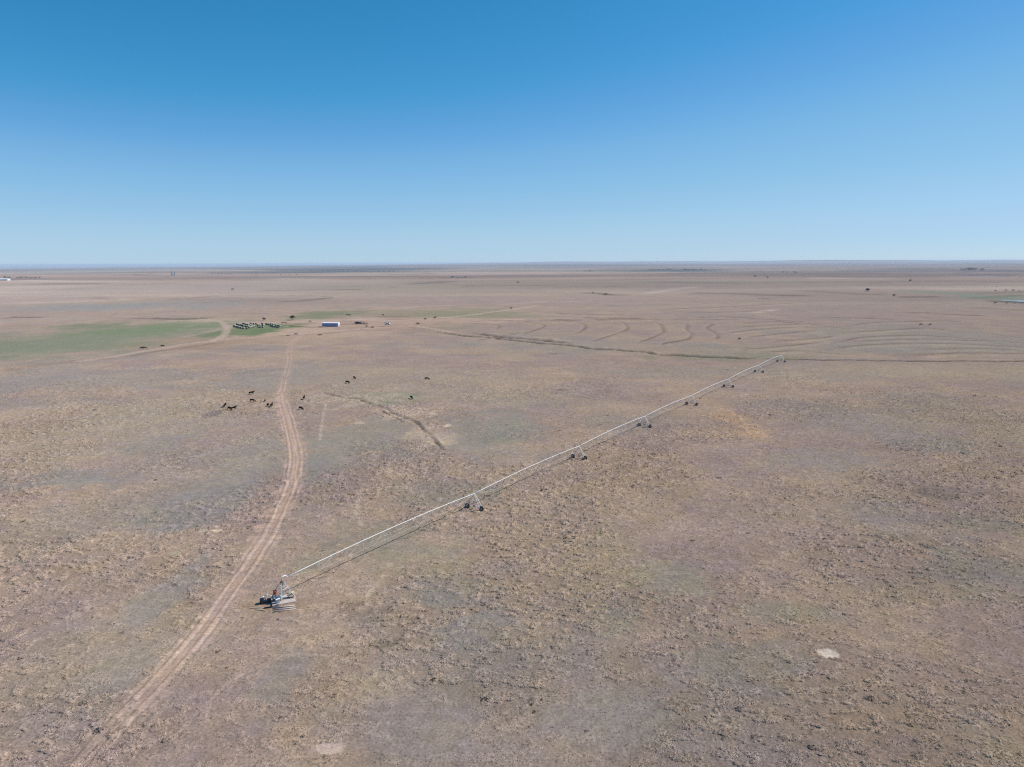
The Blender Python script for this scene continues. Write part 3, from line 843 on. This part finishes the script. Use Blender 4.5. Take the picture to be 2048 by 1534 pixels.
# stack of pale pipes lying in front
for k in range(3):
    o = MB().tube([(-1.7, 0, 0), (1.7, 0, 0)], .11, 10).build('pipe_length', M['concrete'], None, True, loc=w2(.9 + .25 * k, -2.35 - .62 * k, .12))
    o.rotation_euler.z = R(14 + k)
    tag(o, ('pale steel pipe lying on the soil nearest the slab', 'pale steel pipe lying between two others beside the slab',
            'pale steel pipe lying farthest out in front of the slab')[k], 'pipe', 'pipes lying in front of the slab')
# engine
e = tag(empty('diesel_engine', w2(-.75, -.55, SL), R(24)), 'blue grey engine with round fan guard standing on the slab', 'engine')
MB().box((0, 0, .12), (1.5, .7, .16)).build('skid', M['dark_steel'], e)
MB().box((.05, 0, .55), (.85, .5, .62), bev=.05).box((.05, 0, .92), (.6, .34, .16)).build('engine_block', M['blue'], e)
MB().box((-.62, 0, .58), (.12, .66, .74)).build('radiator', M['blk'], e)
MB().lathe([(0, .28), (.08, .28)], (-.78, 0, .58), (1, 0, 0), 16).build('fan_guard', M['galv'], e)
MB().tube([(.35, .12, .9), (.35, .12, 1.35), (.5, .12, 1.5)], .05, 7).build('exhaust_pipe', M['dark_steel'], e)
MB().box((.68, 0, .5), (.36, .34, .4), bev=.04).build('generator_head', M['galv'], e)
# fuel tank
ft = tag(empty('fuel_tank', w2(1.15, .55, SL), R(24)), 'tan horizontal fuel tank on a low stand on the slab', 'tank')
MB().lathe([(-.62, .12), (-.6, .3), (-.52, .36), (.52, .36), (.6, .3), (.62, .12)], (0, 0, .72), (1, 0, 0), 18).build('tank_body', M['tan_paint'], ft, True)
for sx in (-.4, .4):
    MB().box((sx, 0, .2), (.08, .55, .4)).build('tank_stand', M['dark_steel'], ft)
MB().tube([(.1, 0, 1.05), (.1, 0, 1.2)], .06, 8).build('filler_cap', M['dark_steel'], ft)
# battery / pump boxes
bx = tag(empty('pump_cabinet', w2(-.35, -1.35, SL), R(24)), 'small grey steel cabinet with a lid at the slab front edge', 'cabinet')
MB().box((0, 0, .32), (.62, .5, .64), bev=.03).build('cabinet_body', M['galv'], bx)
MB().box((0, 0, .67), (.7, .58, .05)).build('cabinet_lid', M['white'], bx)
# black tarp covered heap to the left of slab
bl = tag(empty('pump_unit', w2(-2.75, -.95, 0), R(15)), 'black pump unit with round housings beside the left side of the slab', 'pump')
MB().lathe([(-.5, .2), (-.46, .42), (.3, .45), (.42, .3), (.5, .1)], (-.2, 0, .5), (1, 0, 0), 16).build('pump_housing', M['blk'], bl, True)
MB().lathe([(-.35, .12), (-.3, .33), (.25, .33), (.35, .12)], (.75, .05, .42), (1, 0, 0), 14).build('pump_motor', M['blk'], bl, True)
MB().box((.2, 0, .08), (1.9, .8, .12)).build('pump_skid', M['dark_steel'], bl)
MB().tube([(-.2, 0, .9), (-.2, 0, 1.15), (.2, .3, 1.25), (1.2, .6, .8)], .08, 8).build('outlet_pipe', M['galv'], bl, True)
o = MB().tube([(-.9, 0, .12), (.9, 0, .12)], .12, 10).tube([(-.9, 0, .12), (-1.0, 0, .12)], .17, 10).build('black_pipe', M['blk'], None, True, loc=w2(-1.2, -2.45, 0))
o.rotation_euler.z = R(20); tag(o, 'short black pipe with a flange lying off the slab corner', 'pipe')
for k, (dx, dy, rz) in enumerate(((-3.6, -2.6, 8), (-2.6, -3.3, -12))):
    o = MB().box((0, 0, .06), (1.7, .24, .1)).build('timber_plank', M['wood'], None, loc=w2(dx, dy, 0)); o.rotation_euler.z = R(rz)
    tag(o, ('grey timber plank on the soil left of the pivot slab', 'grey timber plank on the soil nearest the camera below the slab')[k], 'plank', 'planks beside the slab')

# ---------------------------------------------------------------- cattle (skin-modifier bodies turned into meshes)
def skin_mesh(nodes, edges, m, name):
    me = bpy.data.meshes.new(name + '_skel'); me.from_pydata([n[:3] for n in nodes], edges, []); me.update()
    o = bpy.data.objects.new(name, me); col.objects.link(o)
    sk = o.modifiers.new('skin', 'SKIN'); sk.use_smooth_shade = True
    sv = me.skin_vertices[0].data
    for i, n in enumerate(nodes):
        sv[i].radius = (n[3], n[4]); sv[i].use_root = (i == 0)
    sb = o.modifiers.new('sub', 'SUBSURF'); sb.levels = 1; sb.render_levels = 1
    dg = bpy.context.evaluated_depsgraph_get()
    out = bpy.data.meshes.new_from_object(o.evaluated_get(dg))
    bpy.data.objects.remove(o); bpy.data.meshes.remove(me)
    out.materials.clear(); out.materials.append(m)
    out.name = name
    return out
def cow_nodes(graze, step=.1):
    n = [(-.75, 0, 1.05, .28, .33), (-.3, 0, .98, .33, .38), (.25, 0, .98, .34, .38), (.65, 0, 1.02, .27, .34)]
    e = [(0, 1), (1, 2), (2, 3)]
    if graze:
        n += [(.98, .02, .92, .17, .20), (1.22, .05, .55, .12, .14), (1.34, .07, .28, .12, .12), (1.42, .08, .1, .07, .075)]
    else:
        n += [(.95, .02, 1.22, .17, .20), (1.18, .06, 1.42, .12, .14), (1.42, .1, 1.40, .12, .13), (1.68, .14, 1.22, .075, .08)]
    e += [(3, 4), (4, 5), (5, 6), (6, 7)]
    def leg(root, x, y, back, st):
        b = len(n)
        if back:
            n.extend([(x - .02, y, .72, .13, .15), (x - .14 + st * .5, y, .44, .065, .07), (x - .06 + st, y, .12, .05, .05), (x - .0 + st, y, .02, .06, .06)])
        else:
            n.extend([(x, y, .66, .10, .11), (x + .02 + st * .5, y, .40, .06, .06), (x + .02 + st, y, .12, .045, .045), (x + .05 + st, y, .02, .06, .06)])
        e.extend([(root, b), (b, b + 1), (b + 1, b + 2), (b + 2, b + 3)])
    leg(0, -.72, .20, True, step); leg(0, -.78, -.20, True, -step)
    leg(3, .60, .18, False, -step); leg(3, .64, -.18, False, step)
    b = len(n)
    n.extend([(-1.06, 0, 1.16, .05, .05), (-1.16, 0, .85, .03, .03), (-1.17, .02, .45, .045, .045)])
    e.extend([(0, b), (b, b + 1), (b + 1, b + 2)])
    # ears
    hz = 6
    b = len(n); hx, hy, hzz = n[5][0] + .1, n[5][1], n[5][2]
    n.extend([(hx, hy + .2, hzz + .06, .03, .05), (hx, hy - .2, hzz + .06, .03, .05)])
    e.extend([(5, b), (5, b + 1)])
    return n, e
COWM = {}
for kx, g in (('graze', True), ('stand', False)):
    nn, ee = cow_nodes(g)
    COWM[kx] = skin_mesh(nn, ee, M['hide'], 'cow')
def cow(px, py, pose, rz, label, s=1.0, group='black cattle grazing left of centre'):
    p = at(px, py)
    o = bpy.data.objects.new('cow', COWM[pose]); col.objects.link(o)
    o.location = (p.x, p.y, float(base_height(p.x, p.y)) - .02); o.rotation_euler.z = R(rz); o.scale = (s, s, s)
    tag(o, label, 'cow', group)
HERD = [
 (503,789,'stand',35,'black cow at the back of the herd left of the track'),
 (505,804,'graze',-15,'black cow grazing side-on in the middle of the left herd'),
 (450,814,'stand',88,'leftmost black cow of the herd, seen end-on'),
 (459,820,'graze',-40,'black cow grazing nose to nose, left one of the close pair'),
 (467,820,'stand',48,'black cow of the close pair, the right one'),
 (530,803,'graze',100,'small black calf between the left herd and the track', .72),
 (536,813,'graze',95,'black cow just left of the track, second from its edge'),
 (543,814,'stand',86,'black cow standing nearest the left edge of the dirt track'),
 (608,799,'stand',92,'black cow seen end-on right of the track, upper of two'),
 (602,820,'graze',-38,'black cow grazing right of the track, lower of two'),
 (695,767,'graze',-30,'black cow grazing above the gully, left one of a pair'),
 (709,758,'graze',-55,'black cow above the gully, right and farther one of a pair'),
 (854,760,'graze',-20,'rightmost black cow, grazing alone on the upper prairie'),
 (823,798,'graze',-62,'black cow grazing alone on the green patch right of the gully'),
]
for h in HERD: cow(*h[:5], s=(h[5] if len(h) > 5 else 1.05))

# ---------------------------------------------------------------- farmstead
def gp(px, py):
    p = at(px, py); return Vector((p.x, p.y, float(base_height(p.x, p.y))))
# long trailer house
tp = gp(662, 653)
tr_ = tag(empty('mobile_home', tp, R(-7)), 'long blue grey mobile home with a white roof and white right end', 'mobile home')
Lh, Wh, Hh = 14.6, 4.4, 3.0
MB().box((0, 0, .25 + Hh / 2), (Lh, Wh, Hh)).build('wall', M['trailer'], tr_)
rf = MB(); rf.add([(-Lh/2 - .2, -Wh/2 - .25, Hh + .253), (Lh/2 + .2, -Wh/2 - .25, Hh + .253), (Lh/2 + .2, Wh/2 + .25, Hh + .253), (-Lh/2 - .2, Wh/2 + .25, Hh + .253),
        (-Lh/2 - .2, 0, Hh + .95), (Lh/2 + .2, 0, Hh + .95)],
       [(0, 1, 5, 4), (2, 3, 4, 5), (3, 0, 4), (1, 2, 5), (3, 2, 1, 0)])
rf.build('roof', M['white'], tr_)
MB().box((Lh/2 + .04, 0, .25 + Hh / 2), (.08, Wh + .02, Hh - .02)).build('end_wall', M['white'], tr_)
MB().box((Lh/2 + .1, .1, 1.35), (.06, 1.5, 2.1)).build('door', M['glass'], tr_)
for i in range(5):
    MB().box((-Lh/2 + 1.8 + i * 2.3, -Wh/2 - .03, 1.9), (1.0, .06, .8)).build('window', M['blue'], tr_)
MB().box((4.9, -Wh/2 - .04, 1.5), (1.0, .08, 2.1)).build('side_door', M['blue'], tr_)
MB().box((0, 0, .12), (Lh - .6, Wh - .4, .26)).build('skirting', M['dark_steel'], tr_)

# vehicles in the yard
def pickup(loc, rz, paint, label, group=None, name='pickup_truck', van=False):
    v = tag(empty(name, loc, R(rz)), label, 'car' if van else 'pickup', group)
    b = MB()
    b.box((0, 0, .72), (4.9, 1.85, .5), bev=.12)
    if van:
        b.box((-.5, 0, 1.28), (3.4, 1.7, .7), taper=.86)
    else:
        b.box((.35, 0, 1.26), (1.9, 1.7, .66), taper=.82)
        b.box((-1.5, .86, 1.08), (1.85, .1, .32)).box((-1.5, -.86, 1.08), (1.85, .1, .32)).box((-2.4, 0, 1.08), (.1, 1.7, .32))
    b.build('body', paint, v)
    g = MB()
    cx, ln = (-.5, 3.1) if van else (.35, 1.6)
    g.box((cx, 0, 1.3), (ln, 1.66, .34), taper=.93).box((cx + ln * .53 + .04, 0, 1.24), (.14, 1.4, .4))
    g.build('window_glass', M['glass'], v)
    for sx in (-1.5, 1.5):
        for sy in (-.82, .82):
            w = MB().lathe([(-.13, .2), (-.12, .36), (.12, .36), (.13, .2)], (sx, sy, .36), (0, 1, 0), 14).build('wheel', M['rubber'], v)
            MB().lathe([(-.14, .05), (-.13, .19), (.13, .19), (.14, .05)], (sx, sy, .36), (0, 1, 0), 10).build('wheel_rim', M['silver'], w)
    return v
pickup(gp(774, 646), 20, M['white'], 'white pickup parked in the farmyard right of the mobile home')
pickup(gp(775, 649.5), 165, M['silver'], 'silver car parked just in front of the white pickup', name='parked_car', van=True)

# bales
def make_bale():
    root = tag(empty('round_bale', (0, 0, 0)), 'pale round straw bale lying in the green paddock', 'bale', 'round bales stacked in the green paddock')
    prof = [(-.78, .70), (-.74, .84), (-.4, .88), (0, .87), (.4, .88), (.74, .84), (.78, .70)]
    MB().lathe(prof, (0, 0, .85), (1, 0, 0), 18).build('bale_wrap', M['straw'], root)
    for s in (-1, 1):
        e_ = MB()
        pr = [(0, .68), (.03, .66), (.05, .3), (.05, .1)] if s > 0 else [(-.05, .1), (-.05, .3), (-.03, .66), (0, .68)]
        e_.lathe(pr, (s * .79, 0, .85), (1, 0, 0), 14)
        e_.build('bale_end', M['straw_end_shaded'], root)
    return root
bale0 = make_bale(); nb = 0
rows = [  # arcs of bales as pixel polylines
 ([(468,653),(476,656),(486,658),(497,658.5)], 9), ([(474,650),(482,652),(490,654),(500,655)], 7),
 ([(487,649),(494,651),(503,652)], 5), ([(498,649),(505,649),(513,650)], 4), ([(499,657),(505,655),(511,653)], 4),
 ([(516,655),(522,656),(530,655.5)], 4), ([(515,652),(522,653),(531,652.5)], 5), ([(520,649.5),(527,649.5),(535,650)], 4),
 ([(533,649.5),(541,650.5),(548,652)], 5), ([(541,653),(549,655),(558,656.5)], 6), ([(540,650),(550,652),(560,654)], 4)]
rowname = ['front', 'second', 'third', 'rear', 'diagonal', 'middle front', 'middle second', 'middle rear', 'right rear', 'right front', 'right inner']
for ri, (pl, cnt) in enumerate(rows):
    W_ = [gp(*p) for p in pl]
    seg = [(W_[i + 1] - W_[i]).length for i in range(len(W_) - 1)]; tot = sum(seg)
    cnt = max(2, int(tot / 3.3)); cnt = min(cnt, 12)
    for k in range(cnt):
        s = tot * (k + .5) / cnt; i = 0
        while i < len(seg) - 1 and s > seg[i]: s -= seg[i]; i += 1
        p = W_[i].lerp(W_[i + 1], s / seg[i])
        b = bale0 if nb == 0 else copy_tree(bale0)
        b.location = (p.x + random.uniform(-.3, .3), p.y + random.uniform(-.5, .5), float(base_height(p.x, p.y)))
        b.rotation_euler.z = R(random.uniform(45, 120)); k_ = random.uniform(.95, 1.15); b.scale = (k_, k_, k_)
        nb += 1
print('bales', nb)

# trees and shrubs: trunk, limbs and a crown of leaf-sized faces
def tree(px, py, h, w, label, group=None, bare=False, name='tree', mt='leaf', nleaf=700, loc=None, cat='tree'):
    p = loc or gp(px, py)
    root = tag(empty(name, p, random.uniform(0, 6)), label, cat, group)
    rr = random.Random(int(px * 7 + py))
    tm = MB()
    tm.tube([(0, 0, -.1), (rr.uniform(-.1, .1), 0, h * .3), (rr.uniform(-.2, .2), rr.uniform(-.2, .2), h * .62)], [h * .045, h * .032, h * .015], 7)
    tips = []
    for k in range(7):
        a = k * 2.4 + rr.uniform(-.3, .3); z0 = h * rr.uniform(.2, .55)
        e_ = (math.cos(a) * w * rr.uniform(.25, .42), math.sin(a) * w * rr.uniform(.25, .42), z0 + h * rr.uniform(.12, .35))
        tm.tube([(0, 0, z0), (e_[0] * .5, e_[1] * .5, z0 + (e_[2] - z0) * .35), e_], [h * .018, h * .012, h * .005], 5); tips.append(e_)
    tips.append((0, 0, h * .8)); tips.append((w * .1, -w * .1, h * .7))
    tm.build('trunk', M['bark'], root)
    cr = MB(); ls = max(.16 if h > 1 else .05, h * .055)
    for k in range(nleaf):
        t = tips[rr.randrange(len(tips))]
        g = [rr.gauss(0, 1) for _ in range(3)]
        c = Vector((t[0] + g[0] * w * .12, t[1] + g[1] * w * .12, max(.15, min(h, t[2] + g[2] * h * .10))))
        u = Vector([rr.gauss(0, 1) for _ in range(3)]).normalized(); v = u.orthogonal().normalized()
        v.rotate(Matrix.Rotation(rr.uniform(0, 6), 3, u)); s = ls * rr.uniform(.6, 1.4)
        cr.add([c - v * s, c + u.cross(v) * s * .6, c + v * s, c - u.cross(v) * s * .6], [(0, 1, 2, 3)])
    cr.build('crown', M[mt], root)
    return root
tree(585, 640, 4.6, 5.2, 'dark round tree behind the left end of the mobile home, beyond the farm road', None, nleaf=900)
tree(528, 641, 3.0, 3.0, 'small dark tree just behind the middle of the bale paddock')
tree(836, 650, 2.2, 4.2, 'low dark shrub at the right end of the farmyard', name='shrub', cat='shrub', nleaf=400)
tree(870, 638, 2.6, 2.8, 'small dark shrub beside the farm road, right of the farmyard', name='shrub', cat='shrub', nleaf=400)
tree(1022, 619, 2.8, 3.4, 'small dark tree at the far end of the farm road, right of the yard', nleaf=400)
tree(733, 654, 1.3, 2.6, 'low brown shrub in front of the pens, right of the mobile home', name='shrub', cat='shrub', nleaf=250)
tree(1479, 679, 1.3, 1.8, 'lone dark shrub right of the last hooked terrace', name='shrub', cat='shrub', nleaf=200)
tree(1842, 651, 2.0, 3.2, 'dark shrub among the right terraces, left of two', name='shrub', cat='shrub', nleaf=250)
tree(1860, 651, 1.6, 2.4, 'paler shrub among the right terraces, right of two', name='shrub', cat='shrub', mt='leaf_far', nleaf=250)
tree(1735, 583, 6.5, 6.5, 'dark bushy tree alone on the far right plain', nleaf=900)
tree(1788, 594, 4.5, 4.5, 'thin tree right of the dark bushy tree on the far plain', mt='leaf_far', nleaf=500)
tree(1820, 564, 7, 6, 'tree standing farther out above the thin one on the right plain', mt='leaf_far', nleaf=500)
tree(466, 581, 5, 8, 'lone dark shrub on the far left plain above the bales', name='shrub', cat='shrub', nleaf=300)
tree(1036, 567, 6, 8, 'lone tree on the far plain near the middle', mt='leaf_far', nleaf=400)
tree(1510, 555, 8, 6, 'far tree above the pivot end, left of two', mt='leaf_far', nleaf=400)
tree(1535, 557, 7, 6, 'far tree above the pivot end, right of two', mt='leaf_far', nleaf=400)
for k, (px, py, hh_) in enumerate(((1083,1402,.26),(1063,1411,.22),(1068,1425,.26),(1612,1384,.24))):
    tree(px, py, hh_, .5, ('dark little shrub in the grass low in the picture, upper right of three', 'dark little shrub low in the picture, leftmost of three',
        'dark little shrub low in the picture, lowest of three', 'lone dark little shrub below and left of the pale bare spot')[k], name='shrub', cat='shrub', mt='leaf_far', nleaf=60)
# cattle and bits about the yard
for a in ((850,639.5,'stand',10,'dark cow on the farm road behind the white pickup, left of the roadside shrub'),
          (620,644,'graze',5,'dark cow behind the left end of the mobile home'),
          (695,631,'stand',0,'dark cow in the green strip behind the mobile home, left of two'),
          (700,631.5,'graze',170,'dark cow in the green strip behind the mobile home, right of two'),
          (766,631,'stand',30,'dark cow behind the yard, above the white pickup'),
          (745,656,'graze',190,'dark cow in front of the pens'),
          (325,693.5,'graze',10,'dark cow beside the left farm road, right of the small group'),
          (283,698,'stand',60,'dark cow beside the left farm road, leftmost of the small group'),
          (290,697.5,'graze',20,'dark cow beside the left farm road, in the middle of the small group')):
    cow(*a, s=1.05, group='cattle about the farmyard')
# rusty implement / feeders
def feeder(px, py, rz, label, L=3.2, m='rust'):
    f = tag(empty('feed_trough', gp(px, py), R(rz)), label, 'trough', 'feed troughs in the yard')
    MB().box((0, 0, .45), (L, .8, .08)).box((0, .4, .65), (L, .06, .4)).box((0, -.4, .65), (L, .06, .4)).box((L/2, 0, .65), (.06, .8, .4)).box((-L/2, 0, .65), (.06, .8, .4)).build('trough_bin', M[m], f)
    for sx in (-L * .4, L * .4):
        for sy in (-.35, .35):
            MB().tube([(sx, sy, -.05), (sx, sy, .45)], .05, 5).build('trough_leg', M['dark_steel'], f)
feeder(726, 648, 5, 'rusty feed trough between the pens and the white pickup', 4)
feeder(640, 671, 10, 'rusty feed trough on the bare ground in front of the mobile home', 3)
feeder(592, 669, -5, 'rusty feed trough left of the track junction', 2.6)
feeder(568, 646, 4, 'long rusty feed trough between the bales and the mobile home', 5)
feeder(576, 672, 30, 'rusty feed trough at the corner of the bale paddock', 2.4)
# pens of pipe panels right of the home
def pen(px0, py0, px1, py1, label):
    a_, b_ = gp(px0, py0), gp(px1, py1)
    d = b_ - a_; L = Vector((d.x, d.y, 0)).length
    f = tag(empty('pipe_fence', a_, math.atan2(d.y, d.x)), label, 'fence')
    n = max(2, int(L / 3))
    rails = MB()
    for z in (.5, .9, 1.3, 1.65): rails.tube([(0, 0, z), (L, 0, z + d.z)], .04, 5)
    rails.build('rail', M['dark_steel'], f)
    for k in range(n + 1):
        MB().tube([(L * k / n, 0, -.2), (L * k / n, 0, 1.75)], .06, 6).build('post', M['rust'], f)
pen(681, 645, 722, 644.5, 'rusty pipe fence of the pen, rear run right of the mobile home')
pen(683, 651, 736, 650, 'rusty pipe fence of the pen, front run right of the mobile home')
pen(722, 644.5, 736, 650, 'rusty pipe fence closing the right end of the pen')
# loading shed beside the home
sh = tag(empty('open_shed', gp(716, 647.5), R(-5)), 'low dark open-sided shed inside the pens', 'shed')
for sx in (-3, 3):
    for sy in (-1.6, 1.6):
        MB().box((sx, sy, 1.0), (.2, .2, 2.2)).build('post', M['wood'], sh)
MB().box((0, 0, 2.2), (6.8, 4.0, .12), ry=R(2)).build('roof', M['roof'], sh)
MB().box((0, 1.66, 1.0), (6, .08, 2.0)).build('back_wall', M['rust'], sh)

# power poles behind
def pole(px, py, h, label, group):
    f = tag(empty('utility_pole', gp(px, py)), label, 'pole', group)
    MB().tube([(0, 0, -.3), (0, 0, h)], [.17, .11], 8).build('pole_shaft', M['wood'], f)
    MB().box((0, 0, h - .6), (2.4, .12, .14)).build('crossarm', M['wood'], f)

# far left farm
fb = tag(empty('metal_barn', gp(2, 561), R(3)), 'long white metal barn at the far left edge of the plain', 'barn')
MB().box((0, 0, 2.2), (52, 16, 4.4)).build('wall', M['white'], fb)
MB().add([(-26.5, -8.5, 4.41), (26.5, -8.5, 4.41), (26.5, 8.5, 4.41), (-26.5, 8.5, 4.41), (-26.5, 0, 7), (26.5, 0, 7)],
         [(0, 1, 5, 4), (2, 3, 4, 5), (3, 0, 4), (1, 2, 5), (3, 2, 1, 0)]).build('roof', M['white'], fb)
for k in (-16, 0, 16): MB().box((k, -8.03, 1.9), (4.5, .1, 3.6)).build('door', M['roof'], fb)
for k, (px, py, h, w) in enumerate(((10,558,11,14),(17,560,12,12),(36,557.5,8,16),(44,557.5,9,18),(53,557.5,9,18),(62,558,8,18),(71,558,8,16),(79,556.5,7,10))):
    tree(px, py, h, w, 'dark tree of the shelterbelt beside the far left barn, %s' %
         ('nearest the barn', 'second out from the barn', 'first of the long row', 'second of the long row', 'third of the long row',
          'fourth of the long row', 'fifth of the long row', 'last and standing apart')[k], 'shelterbelt by the far left barn', nleaf=260)
for k, px in enumerate((344.5, 350)):
    f = tag(empty('grain_silo', gp(px, 551)), ('tall dark silo on the far left ridge, left of two', 'tall dark silo on the far left ridge, right of two')[k], 'silo', 'twin silos on the ridge')
    MB().lathe([(-1, 3.2), (13, 3.2)], (0, 0, 0), (0, 0, 1), 16).build('silo_wall', M['roof'], f)
    MB().lathe([(13.0, 3.4), (15, .5)], (0, 0, 0), (0, 0, 1), 16).build('silo_roof', M['dark_steel'], f)
# tree belts near the skyline
belt = []
for x0, x1, y, n, h in ((415,465,547,9,9),(500,520,548,3,8),(560,600,551,4,7),(900,932,556,8,10),(1290,1345,541,10,20),(1365,1412,541.5,9,20),
                        (1565,1600,546,4,14),(1695,1700,527.5,2,30),(1920,1952,541,9,22),(1962,1966,541.5,2,20),(620,700,541,11,18),(755,790,543,6,16),
                        (1170,1185,544,3,14),(1182,1192,587,3,3.5),(1206,1214,590,3,4),(1960,2010,574,2,4),(1990,2046,583,4,5),(1985,2046,608,3,4)):
    for k in range(n):
        px = x0 + (x1 - x0) * (k + random.random() * .7) / n
        belt.append((px, y + random.uniform(-.5, .5), h * random.uniform(.35, .75)))
def far_label(px, py):
    g = far_group(px, py)
    return {'trees on the far left': 'dusty dark tree in the lines far off on the left, above the bales',
            'trees in the far blue valley': 'dark blue-green tree in the far valley near the skyline, left of centre',
            'trees far off in the middle': 'dusty dark tree near the skyline in the middle of the plain',
            'trees far off on the right': 'dusty dark tree near the skyline on the right of the plain',
            'small trees along the middle gully': 'small dark tree along the far gully in the middle of the plain',
            'trees round the pond': 'small dark tree round the pond at the right edge'}[g]
def far_group(px, py):
    if py < 560:
        return ('trees on the far left' if px < 610 else 'trees in the far blue valley' if px < 850 else
                'trees far off in the middle' if px < 1250 else 'trees far off on the right')
    return 'small trees along the middle gully' if px < 1400 else 'trees round the pond'
side_w = lambda px: 'left' if px < 700 else ('middle' if px < 1400 else 'right')
base_t = tree(belt[0][0], belt[0][1], belt[0][2], belt[0][2] * 1.2, 'dusty dark tree in a far line of trees on the left of the plain', 'trees in lines on the far plain', mt='leaf_far', nleaf=350)
h0 = belt[0][2]
for px, py, h in belt[1:]:
    c = copy_tree(base_t); c.location = gp(px, py); k = h / h0; c.scale = (k * random.uniform(.9, 1.7), k, k); c.rotation_euler.z = random.uniform(0, 6)
    c['label'] = far_label(px, py); c['group'] = far_group(px, py)
base_t['label'] = far_label(belt[0][0], belt[0][1]); base_t['group'] = far_group(belt[0][0], belt[0][1])

# pond at the right edge
pc = at(2046, 603)
pm = MB(); ring = []
for k in range(40):
    a_ = 2 * math.pi * k / 40; r_ = 1 + .18 * math.sin(3 * a_) + .1 * math.sin(7 * a_)
    ring.append((math.cos(a_) * 20 * r_, math.sin(a_) * 26 * r_, 0))
zz = max(float(base_height(pc.x + p[0], pc.y + p[1])) for p in ring) + .25
pm.add(ring, [tuple(range(40))])
wm = bpy.data.materials.new('pond_water'); wm.use_nodes = True
pb = wm.node_tree.nodes["Principled BSDF"]; pb.inputs["Base Color"].default_value = (.26, .27, .28, 1); pb.inputs["Roughness"].default_value = .45; pb.inputs["Specular IOR Level"].default_value = .3
nz = wm.node_tree.nodes.new("ShaderNodeTexNoise"); nz.inputs["Scale"].default_value = 1.5
bp = wm.node_tree.nodes.new("ShaderNodeBump"); bp.inputs["Distance"].default_value = .05
wm.node_tree.links.new(nz.outputs["Fac"], bp.inputs["Height"]); wm.node_tree.links.new(bp.outputs["Normal"], pb.inputs["Normal"])
o = pm.build('pond_water', wm, None, loc=(pc.x, pc.y, zz)); tag(o, 'small pale blue pond at the right edge of the plain', 'pond', kind='structure')

# ---------------------------------------------------------------- haze: one closed box of thin air round camera and scene
hz = MB().box((0, (Yf * 1.04 - 4200) / 2, (H + 12 - 150) / 2), (XL * 2.1, Yf * 1.04 + 4200, H + 12 + 150))
hm = bpy.data.materials.new('thin_haze'); hm.use_nodes = True
nt = hm.node_tree; nt.nodes.remove(nt.nodes["Principled BSDF"])
pv = nt.nodes.new("ShaderNodeVolumePrincipled")
pv.inputs["Color"].default_value = (.68, .83, 1.0, 1); pv.inputs["Density"].default_value = 5.4e-5
pv.inputs["Anisotropy"].default_value = .1
nt.links.new(pv.outputs[0], nt.nodes["Material Output"].inputs["Volume"])
o = hz.build('haze', hm); tag(o, 'thin bluish air haze over the plain', 'haze', kind='stuff')
